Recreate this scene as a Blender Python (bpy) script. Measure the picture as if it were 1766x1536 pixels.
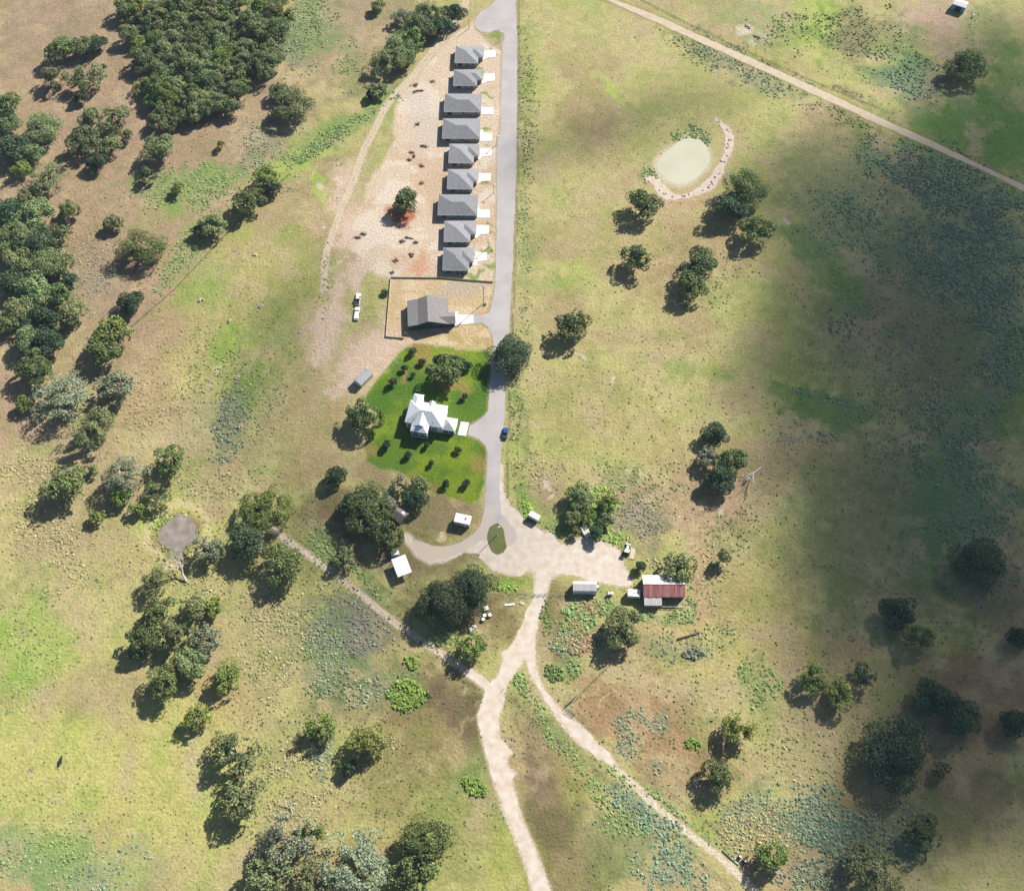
import bpy, bmesh, math, random
import numpy as np
from mathutils import Vector, Matrix

for o in list(bpy.data.objects): bpy.data.objects.remove(o)
SC = bpy.context.scene
COL = SC.collection
PI = math.pi
# ---------------------------------------------------------------- camera, sky, sun, exposure
FPX, CX, CY = 1800.0, 883.0, 768.0          # focal length and principal point of the 1766 x 1536 photograph
PITCH = math.radians(61.6)
CH = 368.0                                   # flying height in metres
SP, CP = math.sin(PITCH), math.cos(PITCH)
cam_d = bpy.data.cameras.new('drone_camera'); cam = bpy.data.objects.new('drone_camera', cam_d); COL.objects.link(cam)
cam_d.sensor_fit = 'HORIZONTAL'; cam_d.sensor_width = 36.0; cam_d.lens = 36.0*FPX/1766.0
cam_d.clip_start = 1.0; cam_d.clip_end = 20000.0
cam.location = (0, 0, CH); cam.rotation_euler = (PI/2-PITCH, 0, 0)
SC.camera = cam
SX, SY = 0.98, 1.05                          # shadow offset per metre of height (towards -x, -y)
ELEV = math.atan(1/math.hypot(SX, SY)); AZ = math.atan2(SX, SY)
W = bpy.data.worlds.new('World'); SC.world = W; W.use_nodes = True
wn = W.node_tree; bg = wn.nodes['Background']
sky = wn.nodes.new('ShaderNodeTexSky'); sky.sky_type = 'NISHITA'; sky.sun_disc = False
sky.sun_elevation = ELEV; sky.sun_rotation = AZ; sky.altitude = 300; sky.air_density = 1.0; sky.dust_density = 1.0
wn.links.new(sky.outputs[0], bg.inputs[0]); bg.inputs[1].default_value = 0.05
sd = bpy.data.lights.new('sun', 'SUN'); sun = bpy.data.objects.new('sun', sd); COL.objects.link(sun)
sd.energy = 5.0; sd.angle = math.radians(0.7); sd.color = (1.0, 0.955, 0.88)
sun.rotation_euler = Vector((-SX, -SY, -1)).to_track_quat('-Z', 'Y').to_euler(); sun.location = (300, 300, 600)
SC.view_settings.view_transform = 'Standard'; SC.view_settings.look = 'None'
SC.view_settings.exposure = 1.18; SC.view_settings.gamma = 1.0; SC.view_settings.use_curve_mapping = False
SC.cycles.max_bounces = 6; SC.cycles.diffuse_bounces = 1; SC.cycles.transparent_max_bounces = 16
SC.cycles.volume_bounces = 0

# ---------------------------------------------------------------- pixel <-> ground
def G(X, Y, z=0.0):
    u = (X-CX)/FPX; v = (Y-CY)/FPX
    t = (CH-z)/(SP+v*CP)
    return Vector((u*t, t*(CP-v*SP), z))
def toPx(x, y, z=0.0):
    dz = z-CH
    fw = y*CP - dz*SP; dn = -y*SP - dz*CP
    return CX+FPX*x/fw, CY+FPX*dn/fw
def scl(Y): return FPX*(SP+(Y-CY)/FPX*CP)/CH          # pixels per metre across

# ---------------------------------------------------------------- noise in numpy
_rt = np.random.RandomState(7).rand(8, 256, 256)
def vn(x, y, s, k=0):
    x = np.asarray(x)/s+1000.0; y = np.asarray(y)/s+1000.0
    xi = np.floor(x).astype(int); yi = np.floor(y).astype(int); fx = x-xi; fy = y-yi
    fx = fx*fx*(3-2*fx); fy = fy*fy*(3-2*fy); t = _rt[k % 8]
    a = t[xi & 255, yi & 255]; b = t[(xi+1) & 255, yi & 255]; c = t[xi & 255, (yi+1) & 255]; d = t[(xi+1) & 255, (yi+1) & 255]
    return (a*(1-fx)+b*fx)*(1-fy)+(c*(1-fx)+d*fx)*fy
def fbm(x, y, s, k=0, n=4):
    r = 0; a = .5; T = 0
    for i in range(n):
        r = r+a*vn(x, y, s/(2**i), k+i); T += a; a *= .55
    return r/T
def sstep(a, b, x):
    t = np.clip((x-a)/(b-a), 0, 1); return t*t*(3-2*t)
def seg_dist(px, py, pts):
    d = np.full(px.shape, 1e9)
    for (ax, ay), (bx, by) in zip(pts[:-1], pts[1:]):
        vx, vy = bx-ax, by-ay; L = vx*vx+vy*vy+1e-9
        t = np.clip(((px-ax)*vx+(py-ay)*vy)/L, 0, 1)
        d = np.minimum(d, np.hypot(px-ax-t*vx, py-ay-t*vy))
    return d
def inside(px, py, poly):
    c = np.zeros(px.shape, bool); n = len(poly)
    for i in range(n):
        ax, ay = poly[i]; bx, by = poly[(i+1) % n]
        if ay == by: continue
        m = ((ay > py) != (by > py)) & (px < (bx-ax)*(py-ay)/(by-ay)+ax)
        c ^= m
    return c
def sdf(px, py, poly):                                  # negative inside
    d = seg_dist(px, py, list(poly)+[poly[0]])
    return np.where(inside(px, py, poly), -d, d)

# ---------------------------------------------------------------- materials
MATS = {}; OBJV = []
def mat(name, col, rough=.8, var=.15, scale=3.0, bump=0.0, metal=0.0, spec=.3, col2=None, vscale=None, coat=0):
    if name in MATS: return MATS[name]
    col = [float(c) for c in col]; col2 = [float(c) for c in col2] if col2 is not None else None
    m = bpy.data.materials.new(name); m.use_nodes = True; MATS[name] = m
    n = m.node_tree; b = n.nodes['Principled BSDF']
    b.inputs['Roughness'].default_value = rough; b.inputs['Metallic'].default_value = metal
    b.inputs['Specular IOR Level'].default_value = spec
    if coat: b.inputs['Coat Weight'].default_value = coat
    tc = n.nodes.new('ShaderNodeTexCoord')
    nz = n.nodes.new('ShaderNodeTexNoise'); nz.inputs['Scale'].default_value = scale; nz.inputs['Detail'].default_value = 5
    if vscale:
        mp = n.nodes.new('ShaderNodeMapping'); mp.inputs['Scale'].default_value = vscale
        n.links.new(tc.outputs['Object'], mp.inputs[0]); n.links.new(mp.outputs[0], nz.inputs['Vector'])
    else: n.links.new(tc.outputs['Object'], nz.inputs['Vector'])
    mx = n.nodes.new('ShaderNodeMix'); mx.data_type = 'RGBA'
    c2 = col2 or [min(1, c*(1+var)) for c in col]; c1 = [c*(1-var) for c in col] if not col2 else col
    mx.inputs[6].default_value = (*c1, 1); mx.inputs[7].default_value = (*c2, 1)
    if name in ('grey_shingles', 'weathered_white_sheet', 'white_metal_roof'): OBJV.append((m, mx))
    cr = n.nodes.new('ShaderNodeMapRange'); cr.inputs[1].default_value = .3; cr.inputs[2].default_value = .7
    n.links.new(nz.outputs['Fac'], cr.inputs[0]); n.links.new(cr.outputs[0], mx.inputs[0]); n.links.new(mx.outputs[2], b.inputs['Base Color'])
    if bump:
        bp = n.nodes.new('ShaderNodeBump'); bp.inputs['Strength'].default_value = 1; bp.inputs['Distance'].default_value = bump
        n.links.new(nz.outputs['Fac'], bp.inputs['Height']); n.links.new(bp.outputs[0], b.inputs['Normal'])
    return m
def leaf_mat(name, ca, cb, cc, trans=.25):
    m = bpy.data.materials.new(name); m.use_nodes = True; MATS[name] = m
    n = m.node_tree; b = n.nodes['Principled BSDF']; b.inputs['Roughness'].default_value = .6; b.inputs['Specular IOR Level'].default_value = .25
    g = n.nodes.new('ShaderNodeNewGeometry'); oi = n.nodes.new('ShaderNodeObjectInfo')
    r = n.nodes.new('ShaderNodeValToRGB'); e = r.color_ramp.elements
    e[0].color = (*ca, 1); e[0].position = 0; e[1].color = (*cc, 1); e[1].position = 1; k = e.new(.55); k.color = (*cb, 1)
    n.links.new(g.outputs['Random Per Island'], r.inputs[0])
    h = n.nodes.new('ShaderNodeHueSaturation'); n.links.new(r.outputs[0], h.inputs['Color'])
    mr = n.nodes.new('ShaderNodeMapRange'); mr.inputs[3].default_value = .475; mr.inputs[4].default_value = .525
    n.links.new(oi.outputs['Random'], mr.inputs[0]); n.links.new(mr.outputs[0], h.inputs['Hue'])
    ml = n.nodes.new('ShaderNodeMath'); ml.operation = 'MULTIPLY'; ml.inputs[1].default_value = 7.31
    fr = n.nodes.new('ShaderNodeMath'); fr.operation = 'FRACT'
    n.links.new(oi.outputs['Random'], ml.inputs[0]); n.links.new(ml.outputs[0], fr.inputs[0])
    m2 = n.nodes.new('ShaderNodeMapRange'); m2.inputs[3].default_value = .78; m2.inputs[4].default_value = 1.25
    n.links.new(fr.outputs[0], m2.inputs[0]); n.links.new(m2.outputs[0], h.inputs['Value'])
    n.links.new(h.outputs[0], b.inputs['Base Color'])
    t = n.nodes.new('ShaderNodeBsdfTranslucent'); n.links.new(h.outputs[0], t.inputs[0])
    ms = n.nodes.new('ShaderNodeMixShader'); ms.inputs[0].default_value = trans
    out = n.nodes['Material Output']; n.links.new(b.outputs[0], ms.inputs[1]); n.links.new(t.outputs[0], ms.inputs[2]); n.links.new(ms.outputs[0], out.inputs[0])
    return m
def attr_mat(name, rough=.9, fine=(1.1, 6.0), amp=.35, bump=.12, trans=0):
    m = bpy.data.materials.new(name); m.use_nodes = True; MATS[name] = m
    n = m.node_tree; b = n.nodes['Principled BSDF']; b.inputs['Roughness'].default_value = rough; b.inputs['Specular IOR Level'].default_value = .15
    a = n.nodes.new('ShaderNodeAttribute'); a.attribute_name = 'tint'
    tc = n.nodes.new('ShaderNodeTexCoord'); last = None
    nz = []
    for s, am in ((fine[0], amp), (fine[1], amp*.7)):
        q = n.nodes.new('ShaderNodeTexNoise'); q.inputs['Scale'].default_value = s; q.inputs['Detail'].default_value = 4; q.inputs['Roughness'].default_value = .65
        n.links.new(tc.outputs['Object'], q.inputs['Vector'])
        mr = n.nodes.new('ShaderNodeMapRange'); mr.inputs[1].default_value = .25; mr.inputs[2].default_value = .75; mr.inputs[3].default_value = 1-am; mr.inputs[4].default_value = 1+am
        n.links.new(q.outputs['Fac'], mr.inputs[0]); nz.append((q, mr))
    mm = n.nodes.new('ShaderNodeMath'); mm.operation = 'MULTIPLY'
    n.links.new(nz[0][1].outputs[0], mm.inputs[0]); n.links.new(nz[1][1].outputs[0], mm.inputs[1])
    vm = n.nodes.new('ShaderNodeVectorMath'); vm.operation = 'SCALE'
    n.links.new(a.outputs['Color'], vm.inputs[0]); n.links.new(mm.outputs[0], vm.inputs['Scale'])
    n.links.new(vm.outputs[0], b.inputs['Base Color'])
    if bump:
        bp = n.nodes.new('ShaderNodeBump'); bp.inputs['Strength'].default_value = 1; bp.inputs['Distance'].default_value = bump
        n.links.new(nz[0][0].outputs['Fac'], bp.inputs['Height']); n.links.new(bp.outputs[0], b.inputs['Normal'])
    return m

# ---------------------------------------------------------------- object helpers
def link(name, me, m=None, parent=None, loc=None, rotz=None):
    o = bpy.data.objects.new(name, me); COL.objects.link(o)
    if m and not len(me.materials): me.materials.append(m)
    if parent: o.parent = parent
    if loc is not None: o.location = loc
    if rotz is not None: o.rotation_euler = (0, 0, rotz)
    return o
def tag(o, label=None, cat=None, group=None, kind=None):
    if label: o['label'] = label
    if cat: o['category'] = cat
    if group: o['group'] = group
    if kind: o['kind'] = kind
    return o
def thing(name, label, cat, loc=(0, 0, 0), rotz=0, group=None):
    o = bpy.data.objects.new(name, None); COL.objects.link(o); o.empty_display_size = .5
    o.location = loc; o.rotation_euler = (0, 0, rotz)
    return tag(o, label, cat, group)
class MB:
    def __init__(s): s.v = []; s.f = []
    def add(s, vs, fs):
        k = len(s.v); s.v += [tuple(p) for p in vs]; s.f += [tuple(i+k for i in f) for f in fs]; return s
    def box(s, x0, x1, y0, y1, z0, z1):
        return s.add([(x0, y0, z0), (x1, y0, z0), (x1, y1, z0), (x0, y1, z0), (x0, y0, z1), (x1, y0, z1), (x1, y1, z1), (x0, y1, z1)],
                     [(3, 2, 1, 0), (4, 5, 6, 7), (0, 1, 5, 4), (1, 2, 6, 5), (2, 3, 7, 6), (3, 0, 4, 7)])
    def tube(s, a, b, r0, r1, n=6):
        a = Vector(a); b = Vector(b); d = (b-a)
        if d.length < 1e-6: return s
        q = d.to_track_quat('Z', 'Y'); vs = []
        for p, r in ((a, r0), (b, r1)):
            for i in range(n):
                t = 2*PI*i/n; vs.append(p+q @ Vector((r*math.cos(t), r*math.sin(t), 0)))
        fs = [(i, (i+1) % n, n+(i+1) % n, n+i) for i in range(n)]+[tuple(range(n))[::-1], tuple(range(n, 2*n))]
        return s.add(vs, fs)
    def prism(s, poly, z0, z1):
        n = len(poly); vs = [(x, y, z0) for x, y in poly]+[(x, y, z1) for x, y in poly]
        return s.add(vs, [tuple(range(n))[::-1], tuple(range(n, 2*n))]+[(i, (i+1) % n, n+(i+1) % n, n+i) for i in range(n)])
    def ball(s, c, rx, ry, rz, n=8, m=6, jit=0, rnd=random):
        vs = [(c[0], c[1], c[2]+rz)]
        for j in range(1, m):
            th = PI*j/m
            for i in range(n):
                ph = 2*PI*i/n; k = 1+jit*(rnd.random()-.5)
                vs.append((c[0]+rx*k*math.sin(th)*math.cos(ph), c[1]+ry*k*math.sin(th)*math.sin(ph), c[2]+rz*k*math.cos(th)))
        vs.append((c[0], c[1], c[2]-rz)); fs = [(0, 1+i, 1+(i+1) % n) for i in range(n)]
        for j in range(m-2):
            for i in range(n):
                a = 1+j*n+i; b = 1+j*n+(i+1) % n; fs.append((a, a+n, b+n, b))
        L = len(vs)-1; fs += [(L, L-n+(i+1) % n, L-n+i) for i in range(n)]
        return s.add(vs, fs)
    def mesh(s, name, m=None, bevel=0):
        me = bpy.data.meshes.new(name); me.from_pydata(s.v, [], s.f); me.validate(); me.update()
        if bevel:
            b = bmesh.new(); b.from_mesh(me); bmesh.ops.remove_doubles(b, verts=b.verts, dist=1e-5)
            bmesh.ops.bevel(b, geom=list(b.edges), offset=bevel, segments=2, affect='EDGES', clamp_overlap=True); b.to_mesh(me); b.free()
        if m: me.materials.append(m)
        return me
    def obj(s, name, m, parent=None, label=None, kind=None, bevel=0):
        o = link(name, s.mesh(name, m, bevel), None, parent)
        if label: o['label'] = label
        if kind: o['kind'] = kind
        return o
def np_mesh(name, V, F, m=None, tint=None, smooth=False):
    """V (n,3), F (k,3|4) equal-sized faces"""
    me = bpy.data.meshes.new(name); n = len(V); k, q = F.shape
    me.vertices.add(n); me.vertices.foreach_set('co', V.astype(np.float32).ravel())
    me.loops.add(k*q); me.loops.foreach_set('vertex_index', F.astype(np.int32).ravel())
    me.polygons.add(k); me.polygons.foreach_set('loop_start', (np.arange(k)*q).astype(np.int32)); me.polygons.foreach_set('loop_total', np.full(k, q, np.int32))
    if smooth: me.polygons.foreach_set('use_smooth', np.ones(k, bool))
    me.update(calc_edges=True)
    if tint is not None:
        a = me.color_attributes.new('tint', 'FLOAT_COLOR', 'POINT')
        c = np.ones((n, 4), np.float32); c[:, :3] = tint; a.data.foreach_set('color', c.ravel())
    if m: me.materials.append(m)
    return me
def copy_tree(o, parent=None):
    c = o.copy(); COL.objects.link(c)
    if parent: c.parent = parent
    for ch in [k for k in o.children]: copy_tree(ch, c)
    return c
# ================================================================ THE GROUND
def A(r, g, b, k=1.98):
    f = lambda c: ((c/255+.055)/1.055)**2.4 if c > 10 else c/255/12.92
    return np.array([f(r), f(g), f(b)])/k
def lerp(c, col, w): return c*(1-w[..., None])+np.asarray(col)*w[..., None]

ASPHALT = [(880,-14),(857,-6),(852,3),(840,14),(828,22),(822,30),(819,42),(822,50),(830,55),(844,57),(851,54),(859,51),(867,56),(870,66),(865,76),(866,90),(865,140),(864,190),
 (863,222),(857,262),(857,330),(856,412),(855,464),(854,488),(851,512),(843,539),(830,543),(816,543),(816,558),(831,557),(843,565),(850,583),(851,600),(848,618),(845,665),(843,698),(843,709),(832,721),(822,728),(810,734),(806,750),(827,757),(838,768),(841,779),(839,818),(837,850),(835,882),(832,896),
 (828,908),(815,922),(800,932),(782,939),(764,943),(745,941),(728,934),(716,930),(712,940),(722,955),(741,967),(771,962),(802,949),(822,938),(838,926),(846,915),(855,904),(862,908),(870,922),(872,944),(882,940),(893,925),(886,910),(874,895),(864,885),(862,850),(862,832),(863,796),(866,768),(870,716),(872,660),(877,600),(879,560),(882,488),(885,437),(888,350),(890,300),(892,187),(892,120),(892,68),(889,0),(889,-14)]
CALICHE = [(858,800),(866,800),(866,832),(872,860),(880,872),(891,882),(899,891),(906,901),(922,909),(940,921),(949,916),(956,930),(968,940),(982,938),(995,931),(1008,928),(1030,930),(1046,938),(1060,944),(1068,950),(1074,971),(1084,992),(1092,1008),(1080,1011),(1060,1006),(1033,1002),(1002,994),(969,989),(948,998),(941,1025),(936,1042),(928,1071),(923,1097),(923,1122),(925,1146),(931,1170),(941,1192),(964,1219),(987,1240),(1022,1273),(1050,1300),(1062,1316),(1052,1318),(1015,1294),(988,1272),(962,1239),(935,1199),(917,1168),(909,1146),(906,1132),(898,1148),(884,1163),(873,1182),(868,1200),(866,1217),(859,1235),(859,1262),(868,1282),(876,1292),(884,1297),(874,1306),(874,1320),(889,1333),(881,1344),(890,1375),(900,1414),(926,1472),(952,1545),
 (922,1545),(906,1490),(889,1448),(868,1396),(848,1335),(832,1273),(825,1235),(836,1200),(838,1190),(828,1179),(806,1164),(804,1154),(815,1156),(832,1168),(846,1180),(856,1168),(863,1156),(868,1136),(864,1124),(876,1122),(888,1105),(899,1084),(907,1066),(918,1039),(923,1018),(924,998),(920,986),(910,983),(895,991),(873,991),(848,982),(837,968),(822,952),(800,951),(771,967),(741,972),(718,958),(703,938),(695,924),(700,920),(712,930),(722,940),(745,946),(764,946),(790,942),(815,930),(835,912),(837,890),(840,850),(843,820)]
ISLAND = [(851,905),(858,901),(864,910),(869,925),(873,943),(868,952),(858,956),(848,950),(842,938),(841,925),(845,912)]
COUNTY = [(1053,-6),(1068,2),(1136,29),(1214,64),(1330,116),(1420,157),(1522,205),(1624,251),(1700,288),(1790,331),(1790,342),(1700,297),(1620,261),(1518,216),(1416,169),(1328,128),(1209,74),(1130,38),(1062,8),(1040,-2)]
PAD = [(822,33),(807,46),(784,59),(766,76),(736,110),(712,134),(695,148),(685,178),(677,224),(684,238),(664,275),(645,300),(632,325),(628,350),(608,372),(596,395),(593,418),(606,432),(618,440),(633,464),(650,476),(674,480),(700,476),(760,476),(850,486),(853,460),(855,400),(857,262),(864,200),(865,90),(852,80),(838,74),(828,62),(818,50)]
POND1 = [(1186,238),(1197,238),(1209,242),(1217,251),(1222,264),(1222,280),(1217,291),(1209,300),(1198,309),(1186,316),(1174,319),(1162,317),(1150,310),(1142,303),(1134,296),(1132,288),(1134,280),(1140,272),(1150,261),(1162,250),(1174,242)]
BERM1 = [(1232,204),(1244,211),(1255,220),(1262,231),(1266,245),(1265,257),(1258,274),(1250,291),(1241,309),(1232,324),(1219,332),(1206,337),(1188,342),(1165,345),(1148,345),(1136,335),(1128,322),(1120,312),(1112,308),(1122,304),(1132,307),(1140,314),(1148,323),(1156,331),(1166,336),(1180,335),(1192,331),(1206,323),(1218,313),(1228,301),(1237,286),(1244,271),(1249,256),(1252,243),(1251,229),(1243,216)]
POND2 = [(311,887),(322,890),(332,897),(340,906),(338,916),(336,927),(329,934),(323,940),(319,949),(314,957),(303,958),(297,952),(292,945),(282,937),(273,931),(273,921),(278,911),(285,904),(293,898),(302,892)]
LAWN = [(712,592),(760,597),(846,608),(846,640),(843,700),(836,716),(822,724),(806,736),(806,752),(826,760),(838,772),(836,830),(828,858),(812,872),(790,862),(750,850),(720,836),(690,812),(655,808),(634,795),(630,770),(640,740),(650,712),(628,690),(640,668),(662,640),(684,612)]
YARD = [(672,480),(700,476),(760,478),(850,487),(848,515),(838,545),(812,560),(845,566),(850,600),(780,596),(712,590),(692,583),(666,580),(669,530)]
RUTS1 = [(810,-10),(804,0),(799,23),(788,38),(771,53),(745,90),(715,128),(695,150),(675,172),(662,189),(644,229),(628,257),(616,293),(606,320),(598,339),(588,360),(583,377),(575,400),(565,426),(560,456),(558,500)]
RUTS2 = [(455,903),(468,910),(504,938),(542,964),(583,992),(618,1022),(659,1056),(695,1084),(733,1109),(771,1133),(804,1158),(832,1180)]

RUTS3 = [(1046,1308),(1056,1318),(1094,1352),(1124,1384),(1186,1435),(1240,1476),(1284,1518),(1310,1545)]
# blobs painted in order: (X, Y, rx, ry, angle, colour, strength, ragged)
YG = A(194,184,126); TAN = A(178,156,116); BRN = A(150,128,96); PNK = A(176,150,122); GRN = A(150,168,88); LIM = A(178,196,92)
SAG = A(142,148,118); CAL = A(226,208,190); LWN = A(100,132,40); RED = A(196,150,118); DKG = A(108,136,74); STR = A(204,190,146); YEL = A(214,206,128)
BL = [
 (180,330,520,420,0,PNK,.85,.5),(120,60,160,90,0,A(170,148,128),.7,.6),(250,120,380,260,0,PNK,.6,.6),(600,60,170,110,-20,A(168,152,120),.7,.7),
 (340,330,130,40,-25,GRN,.75,.8),(560,230,110,26,-32,GRN,.9,.6),(500,290,120,22,-28,LIM,.7,.6),(560,340,60,14,60,LIM,.8,.5),(690,170,90,20,-50,GRN,.6,.6),
 (530,60,50,70,0,A(140,150,110),.6,.9),(480,180,50,70,0,PNK,.7,.6),(600,120,70,30,10,TAN,.6,.5),
 (440,520,160,190,0,A(184,176,112),.9,.4),(370,500,60,60,0,GRN,.6,.6),(340,650,80,60,0,YEL,.7,.7),(420,600,70,50,-30,LIM,.6,.7),(410,690,30,90,10,DKG,.65,.6),(470,560,50,90,20,A(150,160,96),.55,.7),
 (540,560,40,60,10,A(198,176,150),.6,.8),(600,620,50,80,30,A(190,166,136),.6,.8),(480,700,40,160,25,A(186,170,118),.5,.6),(330,740,120,50,-10,STR,.7,.7),(500,460,40,130,10,A(158,164,90),.5,.6),
 (120,860,180,140,0,A(186,168,126),.75,.6),(60,780,90,70,0,A(196,170,138),.6,.7),(20,690,60,120,0,A(186,156,130),.7,.4),(20,900,60,130,0,YEL,.5,.6),
 (310,915,90,70,20,YEL,.75,.6),(370,880,30,25,0,PNK,.6,.5),(150,1060,240,150,0,A(200,188,130),.7,.5),(60,1100,110,90,10,LIM,.75,.9),(60,1480,160,60,0,A(148,172,116),.8,.6),(300,1330,160,200,20,A(204,198,120),.8,.4),(90,1330,160,130,0,A(206,200,120),.8,.4),(180,1190,90,60,0,TAN,.5,.6),
 (330,1330,30,80,0,STR,.5,.6),(380,1210,60,60,-30,RED,.3,.6),
 (580,900,90,60,-30,A(140,120,92),.8,.5),(620,940,100,70,20,A(128,106,84),.7,.5),(520,960,90,60,40,A(160,158,98),.7,.5),(450,990,40,60,0,YG,.6,.5),(450,1100,90,130,0,A(188,176,122),.8,.6),(600,1090,90,60,0,A(132,130,112),.8,.6),(700,1090,60,60,0,A(146,136,90),.6,.5),
 (640,1200,130,70,0,A(160,144,108),.7,.6),(740,1230,110,120,0,A(142,124,84),.75,.5),(800,1230,40,110,-20,A(120,102,80),.8,.5),(680,1350,130,90,-20,A(150,140,88),.7,.6),(560,1380,90,60,-30,A(186,168,118),.6,.6),(500,1290,60,60,0,A(170,168,108),.6,.5),(800,1420,70,110,0,A(148,150,88),.6,.6),(810,1350,40,50,0,A(112,142,70),.5,.6),
 (660,1480,100,60,-30,A(170,150,104),.6,.6),(790,1050,110,60,0,A(140,128,84),.8,.5),(850,1090,60,60,0,A(132,112,80),.7,.5),(760,980,80,40,-10,A(132,124,82),.8,.5),(870,1012,45,16,0,A(132,132,60),.8,.5),
 (930,1290,50,90,-20,A(150,132,96),.7,.5),(930,1390,60,110,0,A(124,102,82),.75,.5),(990,1340,60,90,-40,A(170,160,98),.7,.5),(960,1480,90,90,0,A(132,112,84),.7,.5),(1060,1460,90,70,20,A(140,146,98),.7,.6),(870,1500,40,60,0,A(176,176,92),.6,.6),(1010,1200,40,40,0,A(184,164,118),.7,.5),
 (1120,1250,160,90,20,A(178,142,108),.9,.6),(1180,1340,120,60,0,A(176,148,110),.7,.7),(1290,1200,130,90,0,YG,.7,.5),(1250,1090,110,110,0,A(196,182,116),.8,.5),(1330,1050,90,140,0,A(192,178,116),.7,.5),
 (1210,990,18,150,0,A(192,162,122),.8,.4),(1190,860,110,70,0,A(198,166,134),.8,.7),(1060,870,80,60,20,A(174,158,118),.7,.6),(940,830,40,50,0,A(184,160,128),.6,.7),(1100,760,110,60,0,A(184,174,112),.5,.6),(900,870,16,70,0,A(122,140,72),.5,.6),
 (1150,430,140,70,20,A(190,164,124),.7,.6),(1250,420,110,60,0,A(182,156,118),.6,.6),(1050,360,120,120,0,A(190,180,124),.5,.5),(1000,480,50,30,20,LIM,.55,.7),(970,500,60,20,0,GRN,.4,.6),(1190,640,110,22,8,GRN,.7,.6),(1250,625,60,14,0,LIM,.4,.6),(1060,680,110,60,0,YG,.5,.5),(1000,700,110,70,0,TAN,.4,.7),
 (1050,150,50,9,50,LIM,.8,.4),(1085,190,60,7,60,GRN,.55,.4),(1040,60,180,60,10,A(200,188,136),.5,.5),(1100,250,120,40,-10,A(176,164,112),.5,.6),(1240,230,70,60,0,A(190,170,128),.4,.6),(1180,350,100,24,0,A(192,158,122),.7,.6),
 (1400,40,60,50,20,LIM,.8,1.0),(1300,30,110,40,0,A(158,168,110),.7,.7),(1340,100,90,30,20,A(176,168,104),.7,.5),(1480,70,60,50,20,A(146,128,100),.8,.7),(1600,30,110,40,-20,A(200,168,150),.8,.7),(1540,80,60,50,0,A(150,168,88),.6,.6),(1560,140,90,40,10,A(110,138,90),.7,.7),(1700,60,60,60,0,A(140,150,96),.7,.5),(1660,240,180,70,20,A(124,150,70),.85,.5),(1740,180,60,120,0,A(116,150,76),.8,.4),(1630,70,40,50,30,A(190,160,140),.7,.6),(1590,160,30,60,25,PNK,.7,.5),(1660,175,30,20,40,CAL,.5,.6),(1280,50,16,14,0,CAL,.9,.5),(1310,60,20,20,0,CAL,.5,.6),
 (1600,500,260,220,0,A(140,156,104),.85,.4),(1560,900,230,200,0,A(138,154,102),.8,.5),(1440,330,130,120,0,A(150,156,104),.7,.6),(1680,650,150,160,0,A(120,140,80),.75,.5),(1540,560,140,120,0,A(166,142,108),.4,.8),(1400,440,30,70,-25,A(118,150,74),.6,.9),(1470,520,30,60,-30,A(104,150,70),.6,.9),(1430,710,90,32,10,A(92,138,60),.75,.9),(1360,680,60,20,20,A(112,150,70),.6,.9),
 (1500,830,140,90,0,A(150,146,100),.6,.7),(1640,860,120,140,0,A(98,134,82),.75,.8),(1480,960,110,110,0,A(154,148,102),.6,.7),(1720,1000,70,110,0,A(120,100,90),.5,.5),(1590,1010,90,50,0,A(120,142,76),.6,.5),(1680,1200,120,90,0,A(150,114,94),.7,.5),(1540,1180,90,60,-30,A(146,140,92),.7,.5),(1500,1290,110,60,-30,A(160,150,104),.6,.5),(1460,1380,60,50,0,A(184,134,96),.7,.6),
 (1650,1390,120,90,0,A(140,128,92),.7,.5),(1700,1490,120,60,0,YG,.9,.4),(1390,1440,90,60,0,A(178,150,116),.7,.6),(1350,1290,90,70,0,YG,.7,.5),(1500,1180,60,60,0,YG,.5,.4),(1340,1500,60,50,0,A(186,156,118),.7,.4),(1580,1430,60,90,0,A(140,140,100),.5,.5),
 (745,895,90,50,0,A(150,130,98),.85,.5),(700,985,60,40,0,A(146,130,94),.7,.6),(1085,890,95,75,0,A(178,154,120),.8,.6),(1230,870,95,70,0,A(200,168,134),.75,.6),(1235,1000,55,110,0,A(188,162,120),.6,.6),(960,1090,45,100,0,A(138,120,84),.8,.5),(950,850,50,40,0,A(168,150,114),.6,.6),
 (600,345,34,80,25,A(214,186,158),.85,.7),(578,430,24,60,10,A(208,184,152),.75,.7),(600,300,22,50,35,A(210,186,156),.7,.6),(640,290,14,80,25,A(170,178,110),.5,.6),(340,325,130,40,-4,A(152,166,104),.45,.8),
 (560,545,34,82,14,A(228,202,180),1.0,.8),(614,478,24,38,0,A(226,200,178),.95,.8),(640,612,84,50,-35,A(220,190,164),.95,1.0),(600,640,40,50,30,A(204,180,146),.7,1.0),(560,690,22,90,28,A(196,176,136),.6,.8),(636,560,30,40,0,A(170,160,110),.5,.9),
 (1690,215,150,60,20,A(104,146,66),.8,.6),(1500,1050,120,60,0,A(140,146,98),.5,.8),
 (640,800,30,40,0,A(150,128,96),.6,.4),(560,470,40,80,0,A(166,160,100),.4,.5),(610,480,26,50,0,A(216,190,168),.75,.7),(560,560,40,50,20,A(206,180,156),.7,.7),(625,600,50,40,-40,A(206,178,152),.6,.7),(840,60,60,50,0,A(190,166,146),.5,.5),
]
cS = A(146,154,122); cG = A(140,162,100); cC = A(176,166,120); cP = A(146,144,128); cL = A(150,178,84); cD = A(116,134,80); cB = A(178,152,114); cT = A(134,156,126)
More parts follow.
